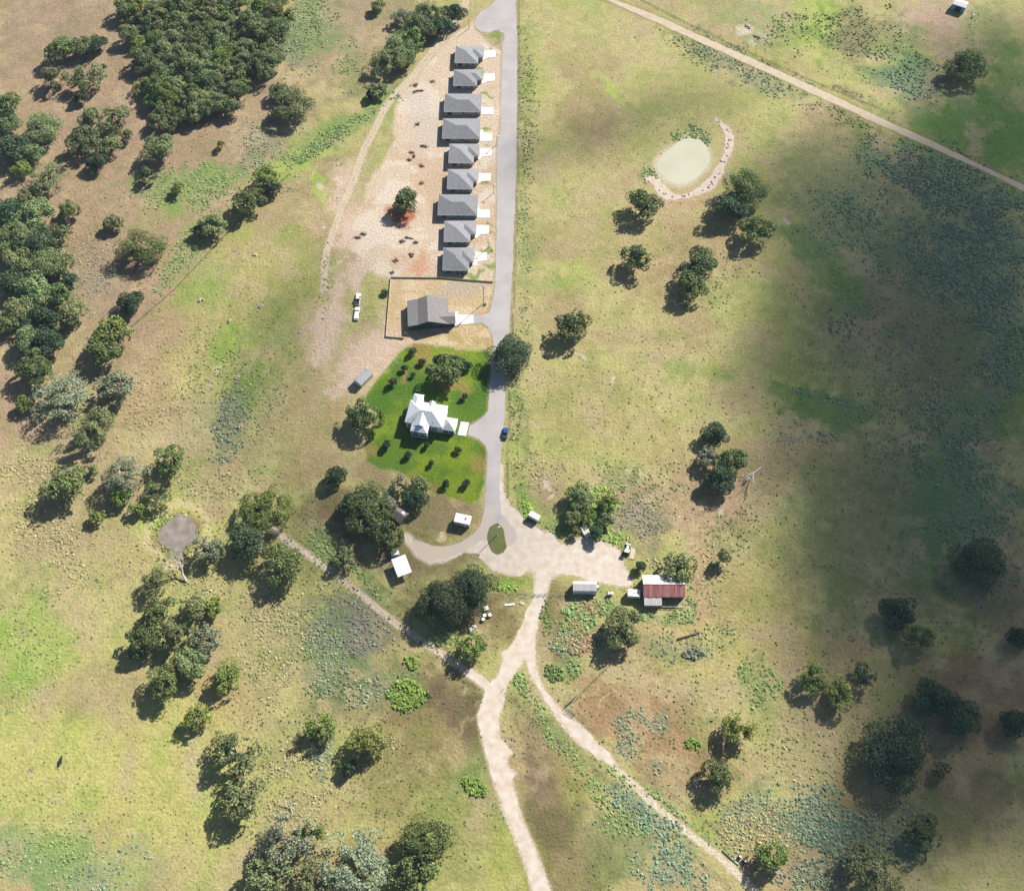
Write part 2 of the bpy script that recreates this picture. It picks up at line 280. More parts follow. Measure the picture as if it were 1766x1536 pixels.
SCRUBR = [
 (1640,320,130,60,26,.95,1.5,cT),(1690,430,100,110,10,.85,1.4,cT),(1730,560,50,120,0,.85,1.4,cT),(1560,300,80,30,30,.7,1.4,cT),(1600,470,90,60,10,.45,1.3,cT),(1700,900,60,120,0,.35,1.3,cT),(1450,390,80,50,10,.4,1.3,cT),(1300,120,110,26,28,.6,1.3,cS),(1200,90,70,14,28,.5,1.2,cD),(1230,90,60,26,30,.5,1.2,cS),(1450,200,70,16,28,.5,1.2,cD),(1400,752,46,16,10,.7,1.4,cP),(1650,800,60,130,0,.6,1.4,cT),(1450,690,60,12,12,.5,1.6,cT),(1460,550,26,30,0,.5,1.5,cS),(1560,380,160,40,20,.25,1.3,cT),
 (1540,690,120,120,0,.18,1.2,cS),(1600,600,90,160,0,.16,1.2,cP),(1560,130,60,40,20,.5,1.6,cT),(1480,60,90,50,10,.3,1.4,cD),(1360,50,60,40,0,.3,1.3,cD),(1620,150,50,20,-60,.3,1.3,cS),
 (600,1092,62,50,0,.85,1.3,cP),(560,1150,50,50,0,.7,1.3,cS),(640,1185,46,34,0,.7,1.3,cS),(590,1190,50,26,0,.5,1.3,cD),(550,1100,70,60,0,.4,1.2,cG),(490,1060,60,70,0,.55,1.2,cC),(460,1130,50,90,0,.5,1.1,cC),(590,1010,40,30,40,.4,1.1,cC),
 (60,880,56,80,0,.6,1.2,cC),(110,960,60,60,0,.55,1.2,cC),(60,810,50,40,0,.6,1.2,cC),(380,845,46,30,0,.55,1.2,cC),(330,830,40,30,0,.4,1.2,cC),(400,730,26,70,12,.8,1.5,cS),(360,660,50,90,10,.2,1.1,cG),(320,620,60,60,0,.2,1.1,cB),(250,700,60,60,0,.3,1.1,cB),
 (60,1478,120,56,0,.35,1.1,cG),(90,1390,90,50,20,.12,1.0,cG),(60,1100,110,120,0,.16,1.1,cG),(200,1500,90,50,0,.2,1.2,cT),(260,960,120,40,20,.2,1.1,cB),
 (1400,1400,60,50,30,.9,1.4,cT),(1460,1448,90,40,10,.85,1.4,cT),(1510,1440,80,60,0,.5,1.4,cS),(1420,1500,70,36,0,.8,1.4,cS),(1300,1390,50,50,0,.7,1.2,cS),(1340,1430,50,50,0,.6,1.2,cC),(1290,1440,40,40,0,.6,1.2,cC),(1110,1400,60,26,35,.9,1.4,cT),(1070,1420,40,24,10,.7,1.3,cG),(1160,1500,60,50,30,.7,1.4,cT),(1310,1180,34,44,20,.5,1.5,cG),(1085,1285,22,40,-20,.8,1.2,cS),(1136,1250,18,16,0,.9,1.2,cS),(1140,1328,20,16,0,.9,1.2,cS),(1096,1235,18,10,0,.8,1.2,cS),(1190,1240,60,50,0,.12,1.2,cD),(1250,1100,50,30,0,.3,1.2,cG),(1400,1300,100,60,0,.2,1.2,cC),
 (1190,1120,60,26,10,.5,1.3,cS),(1230,1000,20,60,0,.55,1.1,cC),(1100,900,60,40,0,.6,1.1,cP),(1150,850,70,50,0,.25,1.1,cD),(1060,830,50,40,0,.35,1.1,cG),(1250,920,50,50,0,.3,1.1,cD),(920,820,40,50,0,.3,1.1,cC),
 (1230,480,80,50,0,.15,1.1,cD),(910,150,16,150,0,.4,1.1,cD),(905,400,12,180,0,.5,1.1,cG),(890,700,12,120,0,.6,1.1,cD),(1165,238,22,12,-40,1.2,1.5,cG),(1205,236,24,12,30,1.2,1.5,cG),(1120,300,14,12,0,1.0,1.4,cG),
 (530,50,46,60,0,.75,1.3,cG),(500,80,26,50,0,.7,1.3,cS),(600,110,26,40,0,.5,1.2,cG),(340,325,130,36,-4,.65,1.3,cG),(600,215,110,16,-32,.9,1.4,cG),(560,245,60,12,-35,1.0,1.5,cG),(450,250,60,40,-30,.5,1.3,cS),(320,440,90,24,-52,.7,1.3,cG),(180,450,120,60,0,.3,1.1,cB),(170,470,60,60,0,.4,1.1,cP),(520,1400,60,40,-30,.5,1.1,cC),(560,1290,20,50,0,.9,1.3,cS),(500,1290,60,60,0,.5,1.2,cC),(590,1340,120,20,-35,.5,1.1,cC),
 (870,1012,44,10,4,1.6,1.7,cL),(1000,1080,36,46,0,1.1,1.7,cB),(985,1060,20,26,0,1.3,1.9,cG),(1010,1110,30,16,0,1.2,1.8,cS),(1130,1062,60,9,4,1.4,1.6,cG),(1190,1040,10,30,0,.9,1.5,cG),(1133,972,24,14,0,1.2,1.5,cC),(905,870,10,40,-10,1.0,1.6,cL),(960,905,30,16,30,.6,1.5,cG),(1060,925,40,14,10,.9,1.5,cL),(1020,880,46,40,10,.8,1.8,cL),(985,1150,16,20,0,1.0,1.6,cG),
 (980,1300,14,100,-36,.8,1.3,cG),(1020,1290,10,120,-48,.5,1.1,cG),(905,1190,10,30,-20,1.0,1.6,cG),(1150,1385,140,8,39,.9,1.2,cG),(640,1010,90,8,48,1.0,1.4,cG),(760,1095,30,20,0,.9,1.4,cG),(560,940,40,30,30,.7,1.4,cG),(700,1165,40,20,0,.5,1.2,cG),
 (450,700,60,120,10,.2,1.1,cG),(400,640,50,60,0,.3,1.2,cL),(560,480,10,60,0,.4,1.0,cG),(300,905,60,26,0,.5,1.3,cL),(300,925,34,40,0,.9,1.4,cD),(340,1000,60,40,0,.4,1.2,cC),
 (1000,1075,34,40,0,2.6,2.0,cB),(992,1085,34,34,0,2.4,2.0,cG),(985,1108,30,20,0,2.2,1.8,cS),(1030,1045,36,16,0,1.8,1.6,cG),(940,1060,10,40,0,.8,1.3,cD),
]
FLINES = [[(895,-8),(896,120),(894,300),(890,440),(885,560),(881,640),(879,720),(877,800),(876,857)],[(1106,0),(1180,38),(1260,76),(1330,108),(1420,148),(1540,197)],[(495,868),(560,920),(615,968),(660,1010),(705,1048),(742,1080),(790,1120)],[(868,1188),(930,1248),(1010,1310),(1080,1370),(1160,1440),(1260,1530)],
 [(990,1232),(1060,1288),(1130,1345),(1200,1398),(1255,1448)],[(500,300),(440,350),(370,425),(300,500),(222,568),(160,660)],[(880,1024),(921,1025)],[(942,1025),(980,1027)],[(1066,1132),(1040,1158),(1008,1190),(994,1206)],[(1203,1000),(1202,1040),(1196,1072)],[(990,1025),(996,1050),(1000,1060),(1030,1090),(1052,1112)]]
def paint(wx, wy):
    # domain-warped photo coordinates of each ground point
    qx = wx+7*(fbm(wx, wy, 26, 1)-.5)*2+2.2*(vn(wx, wy, 3.3, 5)-.5)*2
    qy = wy+7*(fbm(wx, wy, 26, 3)-.5)*2+2.2*(vn(wx, wy, 3.3, 6)-.5)*2
    X, Y = toPx(qx, qy); X0, Y0 = toPx(wx, wy)
    n1 = fbm(wx, wy, 38, 0, 5); n2 = fbm(wx, wy, 11, 2, 4); n3 = fbm(wx, wy, 3.2, 4, 3)
    c = np.zeros(wx.shape+(3,))+YG
    c = lerp(c, TAN, sstep(.5, .68, n1)*.75); c = lerp(c, A(176,180,100), sstep(.52, .36, n1)*.6)
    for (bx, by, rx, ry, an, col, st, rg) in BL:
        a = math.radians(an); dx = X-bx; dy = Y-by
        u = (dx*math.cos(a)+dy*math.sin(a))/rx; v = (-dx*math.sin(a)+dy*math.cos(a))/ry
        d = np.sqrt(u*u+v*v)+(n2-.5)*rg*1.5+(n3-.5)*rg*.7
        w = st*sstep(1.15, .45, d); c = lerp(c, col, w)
    for (bx, by, rx, ry, an, dn, sz, col) in SCRUBR:          # scrub country: pale litter and leaf between the bushes
        a = math.radians(an); dx = X-bx; dy = Y-by
        u = (dx*math.cos(a)+dy*math.sin(a))/rx; v = (-dx*math.sin(a)+dy*math.cos(a))/ry
        near = (np.abs(dx) < rx+ry+20) & (np.abs(dy) < rx+ry+20)
        w = np.where(near, sstep(1.2, .5, np.sqrt(u*u+v*v)+(n2-.5)*1.2+(n3-.5)*1.5), 0)*min(.55, .12+.5*dn); c = lerp(c, col, w)
    # patches of bare soil / straw and of greener growth
    c = lerp(c, A(198,176,140), sstep(.60, .74, n2)*.5); c = lerp(c, c*np.array([.80, .94, .70]), sstep(.46, .3, n2)*.7)
    n4 = vn(wx, wy, 1.7, 3); c = c*(.80+.26*n3+.14*n4)[..., None]
    e = (n2-.5)*10+(n3-.5)*8
    # green lawn, fenced yard, construction pad
    w = sstep(3, -3, sdf(X0, Y0, LAWN)+e*.5)
    lw = lerp(np.zeros_like(c)+LWN, A(132,156,36), sstep(.42, .6, n2)); lw = lerp(lw, A(70,116,26), sstep(.5, .35, n1)*.7); lw = lerp(lw, A(168,150,96), sstep(.63, .75, n3*.4+n2*.6)*.6)
    for (bx, by, r) in ((735,608,30),(790,660,22),(812,668,16),(700,640,14),(640,770,22),(815,800,18),(690,830,26),(735,845,24)):
        lw = lerp(lw, A(168,140,84), .75*sstep(1.1, .3, np.hypot(X-bx, Y-by)/r+(n3-.5)))
    c = c*(1-w[..., None])+lw*w[..., None]
    w = sstep(3, -2, sdf(X0, Y0, YARD)+e*.3); c = lerp(c, A(216,188,146), w*.9); c = lerp(c, A(230,208,174), w*sstep(.5, .65, n2)*.8)
    w2 = w*sstep(28, 10, np.hypot((X-800)/2.2, Y-498)+e*.6); c = lerp(c, A(196,182,160), w2*.8)
    w2 = w*sstep(.45, .6, n3)*sstep(560, 575, Y); c = lerp(c, A(186,168,104), w2*.7)
    w = sstep(5, -4, sdf(X0, Y0, PAD)+e*.8); c = lerp(c, A(224,202,176), w); c = lerp(c, A(236,220,200), w*sstep(.48, .62, n2)*.8)
    c = lerp(c, A(212,180,148), w*sstep(.52, .66, fbm(wx, wy, 17, 5))*.7)
    w2 = w*sstep(1.1, .6, np.hypot((X-722)/26, (Y-200)/62)+(n2-.5)*.8); c = lerp(c, A(212,202,188), w2*.55)
    w2 = w*sstep(1.1, .5, np.hypot((X-692)/30, (Y-368)/16)+(n3-.5)*.7); c = lerp(c, A(190,110,74), w2*.9)
    w2 = sstep(1.1, .3, np.hypot((X-735)/16, (Y-456)/34)+(n3-.5)*.7); c = lerp(c, A(214,150,112), w2*.6)
    for (bx, by, rx, ry) in ((857,64,11,9),(838,398,14,4),(838,381,10,3),(832,428,16,8),(850,462,14,10),(818,470,18,8),(836,128,12,5),(826,112,7,4),(812,140,8,5),(845,160,9,3),(835,222,9,4),(840,260,8,3),(838,318,10,3)):
        w2 = sstep(1.15, .6, np.hypot((X-bx)/rx, (Y-by)/ry)+(n3-.5)*1.1); c = lerp(c, A(132,160,64), w2*.85)
    for (bx, by, rx, ry, an, st) in ((562,540,24,66,12,.85),(614,476,18,34,0,.85),(636,610,62,26,-38,.75),(603,652,22,44,25,.6),(700,588,30,8,0,.5),(585,395,20,40,12,.8),(600,320,16,40,30,.6),(660,545,8,30,0,.35)):
        a = math.radians(an); dx = X-bx; dy = Y-by; d = np.hypot((dx*math.cos(a)+dy*math.sin(a))/rx, (-dx*math.sin(a)+dy*math.cos(a))/ry)
        c = lerp(c, A(224,198,176), st*sstep(1.25, .5, d+(n3-.5)*1.5+(n2-.5)*1.1))
    # vehicle tracks worn in the grass (two ruts)
    for pts, half, wd, col in ((RUTS1, 3.8, 3.0, A(226,206,182)), (RUTS2, 3.6, 2.8, A(236,216,194)), (RUTS3, 3.4, 3.4, A(246,228,206))):
        d = seg_dist(X0+e*.12, Y0, pts); c = lerp(c, A(190,172,130), sstep(11, 5, d)*.45)
        dd = d+(n3-.5)*3+(n2-.5)*2; c = lerp(c, col, sstep(half+wd*1.2, half+wd*.2, dd)*.85); c = lerp(c, A(176,164,104), sstep(1.6, .2, d)*.45*sstep(.4, .6, n2))
    for pts, wd, col, st in (
        ([(866,1196),(750,1290),(620,1380),(540,1450),(440,1530)], 1.3, A(188,172,126), .6), ([(860,1205),(700,1310),(600,1395),(500,1470)], 1.0, A(128,112,84), .5),
        ([(1340,1120),(1230,1150),(1100,1185),(1040,1215)], 2.2, A(204,184,140), .6), ([(1216,990),(1206,880),(1195,850)], 1.5, A(210,186,150), .6),
        ([(1226,700),(1222,640),(1216,590),(1207,540)], 1.0, A(206,188,138), .7), ([(430,840),(480,740),(540,600),(570,540)], 2, A(198,180,136), .5), ([(445,852),(500,740),(556,610)], 1.4, A(198,180,136), .45),
        ([(1560,1236),(1640,1150),(1766,1030)], 2.6, A(150,124,92), .6), ([(990,1218),(1060,1170),(1110,1140)], 1.4, A(206,180,136), .6), ([(1046,1212),(1140,1170),(1290,1110),(1420,1040)], 1.2, A(208,190,130), .5),
        ([(1000,820),(1050,835),(1090,862)], 2.0, A(196,176,136), .6),([(500,880),(560,930),(640,1000),(720,1060)],2.0,A(196,176,136),.5)):
        d = seg_dist(X, Y, pts); c = lerp(c, col, sstep(wd*1.6, wd*.5, d)*st)
    for pts in FLINES:                                         # uncut grass under the fences
        d = seg_dist(X0, Y0, pts); c = lerp(c, A(104,116,62), sstep(1.7, .5, d+(n3-.5)*1.6)*.7)
    # caliche spill beside roads and ponds
    for poly, col, wd, st in ((CALICHE, A(212,188,158), 6, .75), (CALICHE, A(232,214,194), 2.6, .9), (ASPHALT, A(186,164,130), 5, .6), (COUNTY, A(150,150,80), 6, .6), (BERM1, A(206,178,144), 9, .6)):
        x0 = min(p[0] for p in poly)-20; x1 = max(p[0] for p in poly)+20; y0 = min(p[1] for p in poly)-20; y1 = max(p[1] for p in poly)+20
        k = (X0 > x0) & (X0 < x1) & (Y0 > y0) & (Y0 < y1)
        d = sdf(X0[k], Y0[k], poly); c[k] = lerp(c[k], col, sstep(wd, 0, d+e[k]*.5)*st)
    d = sdf(X0, Y0, POND1); c = lerp(c, A(222,206,184), sstep(11, 1, d+e*.7)*.9*(.45+.55*sstep(-.3, .4, (Y0-250)/60*1.0+(n3-.5))))
    d = sdf(X0, Y0, POND2); c = lerp(c, A(156,134,84), sstep(16, 1, d+e*.5)*.85); c = lerp(c, A(216,200,150), sstep(8, 2, np.abs(d-20)+e*.4)*.75); c = lerp(c, A(150,136,124), sstep(4, 0, d+e*.5)*.7)
    c = lerp(c, A(226,204,160), sstep(1.2, .6, np.hypot((X-752)/10, (Y-932)/5)+(n3-.5)*.5)*.9)
    c = lerp(c, A(234,220,200), sstep(1.2, .6, np.hypot((X-1278)/15, (Y-1485)/11)+(n3-.5)*.9)*.95)
    for (bx, by, r) in ((1258,218,6),(930,828,9),(936,842,7),(940,860,4),(1080,812,6),(1102,824,7),(1250,880,9),(1180,880,4),(1207,898,4),(1112,900,5),(984,630,5),(1046,664,6),(360,648,8),(356,668,6),(1360,384,5),(560,330,10),(590,320,8),(545,395,5)):
        c = lerp(c, CAL, sstep(1.2, .3, np.hypot(X-bx, Y-by)/r+(n3-.5)*1.3)*.8)
    return np.clip(c, .008, .75)

def axis(a, b, st, far):
    k = list(np.arange(a, b+1e-6, st)); s = st; lo = []; x = a
    while x > -far: s *= 1.5; x -= s; lo.append(x)
    s = st; hi = []; x = b
    while x < far: s *= 1.5; x += s; hi.append(x)
    return np.array(lo[::-1]+k+hi)
gx = axis(-290, 290, .66, 5200); gy = axis(20, 480, .66, 5200)
WX, WY = np.meshgrid(gx, gy)
tint = paint(WX, WY)
_X0, _Y0 = toPx(WX, WY)
rough_m = np.ones_like(WX)
def gz(x, y):                     # earth banks round the two ponds
    X, Y = toPx(np.asarray(x, float), np.asarray(y, float))
    return X*0
GZ = .22*(fbm(WX, WY, 2.6, 1, 3)-.5)
k = (np.abs(WX) < 300) & (WY > 10) & (WY < 490)
road_d = np.full(WX.shape, 99.0)
for poly in (ASPHALT, CALICHE, COUNTY, POND1, POND2, BERM1): road_d[k] = np.minimum(road_d[k], sdf(_X0[k], _Y0[k], poly))
GZ = GZ*sstep(2, 9, road_d)*sstep(-3, 3, sdf(_X0, _Y0, YARD))*sstep(-3,3,sdf(_X0,_Y0,PAD))*sstep(-2,4,sdf(_X0,_Y0,LAWN))-.11*0
GZ = np.minimum(GZ-.02*(GZ > 0), .08)
GZ[~k] = 0
nx, ny = len(gx), len(gy); I = np.arange(nx*ny).reshape(ny, nx)
Fq = np.stack([I[:-1, :-1], I[:-1, 1:], I[1:, 1:], I[1:, :-1]], -1).reshape(-1, 4)
m_ground = attr_mat('dry_pasture', fine=(.9, 4.2), amp=.24, bump=.38)
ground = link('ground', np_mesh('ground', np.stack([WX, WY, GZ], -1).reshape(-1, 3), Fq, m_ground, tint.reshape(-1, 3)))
tag(ground, kind='structure')

def ragged(poly, amp, step=1.0, seed=1, inset=0.0):
    rnd = random.Random(seed); P = [G(x, y) for x, y in poly]; out = []
    area = sum(a.x*b.y-b.x*a.y for a, b in zip(P, P[1:]+P[:1])); sg = 1 if area > 0 else -1
    for a, b in zip(P, P[1:]+P[:1]):
        L = (b-a).length; n = max(1, int(L/step)); d = (b-a)/max(L, 1e-6); nr = Vector((-d.y, d.x, 0))
        for i in range(n):
            p = a+(b-a)*i/n
            q = amp*(float(fbm(p.x, p.y, 3.0, seed))-.5)*2.4+amp*(float(fbm(p.x, p.y, 9.0, seed+2))-.5)*2.2+amp*.35*(rnd.random()-.5)
            out.append(p+nr*(q+sg*inset))
    return out
def sheet(name, pts, z, m, kind='structure', holes=None):
    me = bpy.data.meshes.new(name); b = bmesh.new(); vs = [b.verts.new((p.x, p.y, z)) for p in pts]
    f = b.faces.new(vs); f.normal_update()
    if f.normal.z < 0: f.normal_flip()
    bmesh.ops.triangulate(b, faces=[f]); b.to_mesh(me); b.free()
    o = link(name, me, m); 
    if kind: o['kind'] = kind
    return o
m_asph = mat('old_grey_asphalt', A(192,185,184), .9, col2=A(208,202,200), scale=.12, bump=.02)
m_cal = mat('pale_caliche', A(222,202,180), .95, col2=A(244,232,218), scale=.35, bump=.08)
def dusty(m, y0, y1, col):                 # pale dust dragged onto the asphalt where the caliche begins
    n = m.node_tree; b = n.nodes['Principled BSDF']; src = b.inputs['Base Color'].links[0].from_socket
    tc = n.nodes.new('ShaderNodeTexCoord'); sx = n.nodes.new('ShaderNodeSeparateXYZ'); n.links.new(tc.outputs['Object'], sx.inputs[0])
    nz = n.nodes.new('ShaderNodeTexNoise'); nz.inputs['Scale'].default_value = .16; nz.inputs['Detail'].default_value = 6; n.links.new(tc.outputs['Object'], nz.inputs['Vector'])
    mr = n.nodes.new('ShaderNodeMapRange'); mr.inputs[1].default_value = y1; mr.inputs[2].default_value = y0; n.links.new(sx.outputs['Y'], mr.inputs[0])
    ad = n.nodes.new('ShaderNodeMath'); ad.operation = 'ADD'; n.links.new(mr.outputs[0], ad.inputs[0]); n.links.new(nz.outputs['Fac'], ad.inputs[1])
    m2 = n.nodes.new('ShaderNodeMapRange'); m2.inputs[1].default_value = .9; m2.inputs[2].default_value = 1.35; n.links.new(ad.outputs[0], m2.inputs[0])
    mx = n.nodes.new('ShaderNodeMix'); mx.data_type = 'RGBA'; mx.inputs[7].default_value = (*[float(c) for c in col], 1)
    n.links.new(m2.outputs[0], mx.inputs[0]); n.links.new(src, mx.inputs[6]); n.links.new(mx.outputs[2], b.inputs['Base Color'])
dusty(m_asph, G(860, 985).y, G(860, 790).y, A(222,204,184))
m_grav = mat('county_gravel', A(214,192,162), .95, col2=A(228,212,188), scale=.35, bump=.04)
sheet('dirt_track', ragged(CALICHE, .85, .8, 3), .030, m_cal)
sheet('asphalt_road', ragged(ASPHALT, .3, 1.2, 5), .042, m_asph)
sheet('gravel_road', ragged(COUNTY, .35, 1.4, 2), .034, m_grav)
m_isl = mat('island_grass', A(138,126,84), .95, col2=A(98,124,60), scale=.3, bump=.1)
sheet('grass_island', ragged(ISLAND, .5, .8, 4), .055, m_isl)
m_w1 = mat('milky_green_water', A(204,204,172), .35, col2=A(222,218,192), scale=.06, spec=.4)
m_w2 = mat('scummy_grey_water', A(140,128,116), .6, col2=A(182,170,160), scale=.35, spec=.3)
sheet('pond_water', ragged(POND1, .3, .9, 6), .030, m_w1)
sheet('small_pond_water', ragged(POND2, 1.4, .7, 7), .030, m_w2)
m_berm = mat('chalky_bank', A(218,198,180), .95, col2=A(236,220,204), scale=.5, bump=.15)
# the raised chalk bank east of the pond, a low rounded ridge
def bank(poly):
    P = ragged(poly, .8, .7, 8); cx = [toPx(p.x, p.y) for p in P]
    me = bpy.data.meshes.new('chalk_bank'); b = bmesh.new(); vs = [b.verts.new((p.x, p.y, .036)) for p in P]
    f = b.faces.new(vs); f.normal_update()
    if f.normal.z < 0: f.normal_flip()
    bmesh.ops.triangulate(b, faces=[f]); b.to_mesh(me); b.free()
    return link('chalk_bank', me, m_berm)
tag(bank(BERM1), kind='structure')
rnd = random.Random(8); mb = MB()          # lumps of chalk along the crest of the bank
mid = [(1236,208),(1248,216),(1257,228),(1259,244),(1255,262),(1245,284),(1236,304),(1222,322),(1205,331),(1186,337),(1165,340),(1148,336),(1136,325)]
for (ax, ay), (bx, by) in zip(mid, mid[1:]):
    for k in range(3):
        t_ = rnd.random(); p = G(ax+(bx-ax)*t_+rnd.uniform(-3, 3), ay+(by-ay)*t_+rnd.uniform(-2.5, 2.5)); r_ = rnd.uniform(.25, .8)
        mb.ball((p.x, p.y, .08), r_, r_*rnd.uniform(.7, 1.2), rnd.uniform(.2, .45), 8, 5, .3, rnd)
mb.obj('chalk_lumps', m_berm, None, kind='structure')
# ================================================================ TREES
M_BARK = mat('grey_bark', (.13, .105, .085), .95, scale=6, bump=.03)
M_DEAD = mat('bleached_dead_wood', (.42, .39, .35), .9, scale=6)
LEAF = {
 'oak': leaf_mat('oak_leaves', (.05, .08, .025), (.12, .165, .048), (.22, .265, .09)),
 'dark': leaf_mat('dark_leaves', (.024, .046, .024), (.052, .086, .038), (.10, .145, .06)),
 'mesq': leaf_mat('mesquite_leaves', (.085, .105, .04), (.165, .19, .075), (.26, .28, .125)),
 'pale': leaf_mat('pale_leaves', (.12, .145, .085), (.21, .24, .145), (.30, .32, .21)),
 'lime': leaf_mat('bright_leaves', (.09, .13, .025), (.18, .235, .05), (.28, .34, .09)),
 'wood': leaf_mat('woodland_leaves', (.075, .11, .042), (.18, .225, .085), (.30, .345, .14)),
}
def crown_mesh(name, typ, seed, nleaf, lsize, nlobe, flat=.62, gap=0.0):
    r = np.random.RandomState(seed); cs = []
    for i in range(nlobe):
        a = 2*PI*(i/nlobe)+r.rand()*.9; d = (.26+.54*r.rand()**.8) if i < nlobe*.75 else .34*r.rand()
        rr = (.20+.20*r.rand())*(1.25 if nlobe < 9 else 1.0)
        zz = .05+.5*r.rand()*(1.2-d) if i < nlobe*.7 else .55*r.rand()+.15
        cs.append((d*math.cos(a)*(1+.25*(r.rand()-.5)), d*math.sin(a)*(1+.25*(r.rand()-.5)), zz*flat*1.2, rr))
    cs = np.array(cs); w = cs[:, 3]**2; w /= w.sum()
    li = r.choice(nlobe, nleaf, p=w); d = r.randn(nleaf, 3); d[:, 2] = np.abs(d[:, 2])*1.0-.35; d /= np.linalg.norm(d, axis=1)[:, None]
    ti = r.rand(nleaf); rad = np.where(ti < .8, .82+.22*r.rand(nleaf), .35+.5*r.rand(nleaf))
    # sub-clumps on each lobe so that light and dark patches read
    cl = r.randn(60, 3); cl /= np.linalg.norm(cl, axis=1)[:, None]
    near = (d @ cl.T).max(1); rad = rad*(1-.16*sstep(.80, .97, 1-near+.8)*1.0+.0)
    rad = rad+.22*sstep(.86, .99, near)
    P = cs[li, :3]+d*(cs[li, 3]*rad)[:, None]*np.array([1, 1, .85])
    if gap:
        g = fbm(P[:, 0]*10+seed, P[:, 1]*10+P[:, 2]*6, 3.0, seed % 5, 3); P = P[g > gap]; d = d[g > gap]
    n = len(P); N = d+.75*r.randn(n, 3); N[:, 2] += .35; N /= np.linalg.norm(N, axis=1)[:, None]
    T = np.cross(N, r.randn(n, 3)); T /= np.linalg.norm(T, axis=1)[:, None]; B = np.cross(N, T)
    s = lsize*(.6+.8*r.rand(n))[:, None]
    V = np.stack([P-T*s, P-B*s*.62, P+T*s, P+B*s*.62], 1).reshape(-1, 3)
    F = np.arange(4*n).reshape(-1, 4)
    return np_mesh(name, V, F, LEAF[typ]), cs
def trunk_mesh(name, cs, hz, seed):
    rnd = random.Random(seed); mb = MB(); top = Vector((.03*rnd.uniform(-1, 1), .03*rnd.uniform(-1, 1), hz*.55))
    mb.tube((0, 0, -.08), top, .062, .045, 7)
    for c in cs[:6]:
        p = Vector((c[0]*.55, c[1]*.55, hz+c[2]*.3)); q = Vector((c[0], c[1], hz+c[2])); 
        mb.tube(top, p, .034, .022, 5); mb.tube(p, q, .022, .010, 5)
        mb.tube(p, q+Vector((.12*rnd.uniform(-1, 1), .12*rnd.uniform(-1, 1), .08)), .016, .006, 4)
    return mb.mesh(name, M_BARK)
PROTO = {}
def proto(typ, size, k):
    key = (typ, size, k)
    if key not in PROTO:
        sd = abs(hash_(typ))*7+k*13+{'s': 0, 'm': 100, 'l': 200, 'x': 300}[size]
        nl, ls, lo = {'s': (900, .13, 8), 'm': (2600, .078, 13), 'l': (5600, .052, 19), 'x': (14000, .032, 34)}[size]
        gp = {'mesq': .455, 'pale': .47, 'lime': .42, 'oak': .38, 'dark': .2, 'wood': .33}[typ]
        if typ in ('mesq', 'pale'): nl = int(nl*1.0)
        cm, cs = crown_mesh('crown_'+typ, typ, sd, nl, ls, lo, gap=gp)
        PROTO[key] = (cm, trunk_mesh('trunk_'+typ, cs, .62, sd))
    return PROTO[key]
def hash_(s): return sum(ord(c)*(i+3) for i, c in enumerate(s)) % 97
NAME = {'oak': 'oak_tree', 'dark': 'evergreen_tree', 'mesq': 'mesquite_tree', 'pale': 'pale_tree', 'lime': 'leafy_tree', 'wood': 'woodland_tree'}
_tk = 0
def tree(X, Y, w, typ, label, group=None, hy=None, hk=1.0, cat='tree'):
    """X, Y, w: where the crown shows and how wide, in photograph pixels"""
    global _tk
    _tk += 1; rnd = random.Random(_tk*17+3)
    D = w/scl(Y)*1.06; R = D/2; H = (.88*D+1.9)*hk
    if D < 3.2: H = (1.0*D+1.0)*hk
    if D > 16: H = (9+.25*D)*hk
    size = 's' if D < 4.2 else 'm' if D < 8 else 'l' if D < 15 else 'x'
    cz = H*.62; p = G(X, Y, cz)
    cm, tm = proto(typ, size, _tk % 3)
    vs = H*.62/.85                         # vertical scale of crown (crown spans .62..~1.3 of unit)
    ry = (hy/w if hy else 1.0)/ (.9)
    t = thing(NAME[typ], label, cat, (p.x, p.y, 0), 0, group)
    rz = rnd.uniform(0, 2*PI) if not hy else 0.0
    sxy = R/.88; zs = H*.52
    c = link('crown', cm, None, t); c.location = (0, 0, H*.30); c.rotation_euler = (0, 0, rz); c.scale = (sxy, sxy*(ry if hy else 1), zs)
    k = link('trunk', tm, None, t); k.rotation_euler = (0, 0, rz); k.scale = (sxy, sxy*(ry if hy else 1), H*.30/.62*1.02)
    return t
def dead(name, X, Y, L, ang, label, cat, up=.15, seed=1, spread=1.0):
    rnd = random.Random(seed); mb = MB(); 
    def br(p, d, l, r, n):
        q = p+d*l; q.z = max(q.z, .1); mb.tube(p, q, r, r*.65, 5)
        if n == 0: return
        for i in range(3 if n > 1 else 4):
            e = (d+Vector((rnd.uniform(-1, 1), rnd.uniform(-1, 1), rnd.uniform(-.3, .8)))*.75*spread).normalized()
            br(q if i else p+d*l*.6, e, l*rnd.uniform(.5, .8), r*.6, n-1)
    br(Vector((0, 0, .3)), Vector((math.cos(ang), math.sin(ang), up)).normalized(), L*.42, L*.032+.04, 4)
    t = thing(name, label, cat, G(X, Y), 0)
    mb.obj('branches', M_DEAD, t); return t

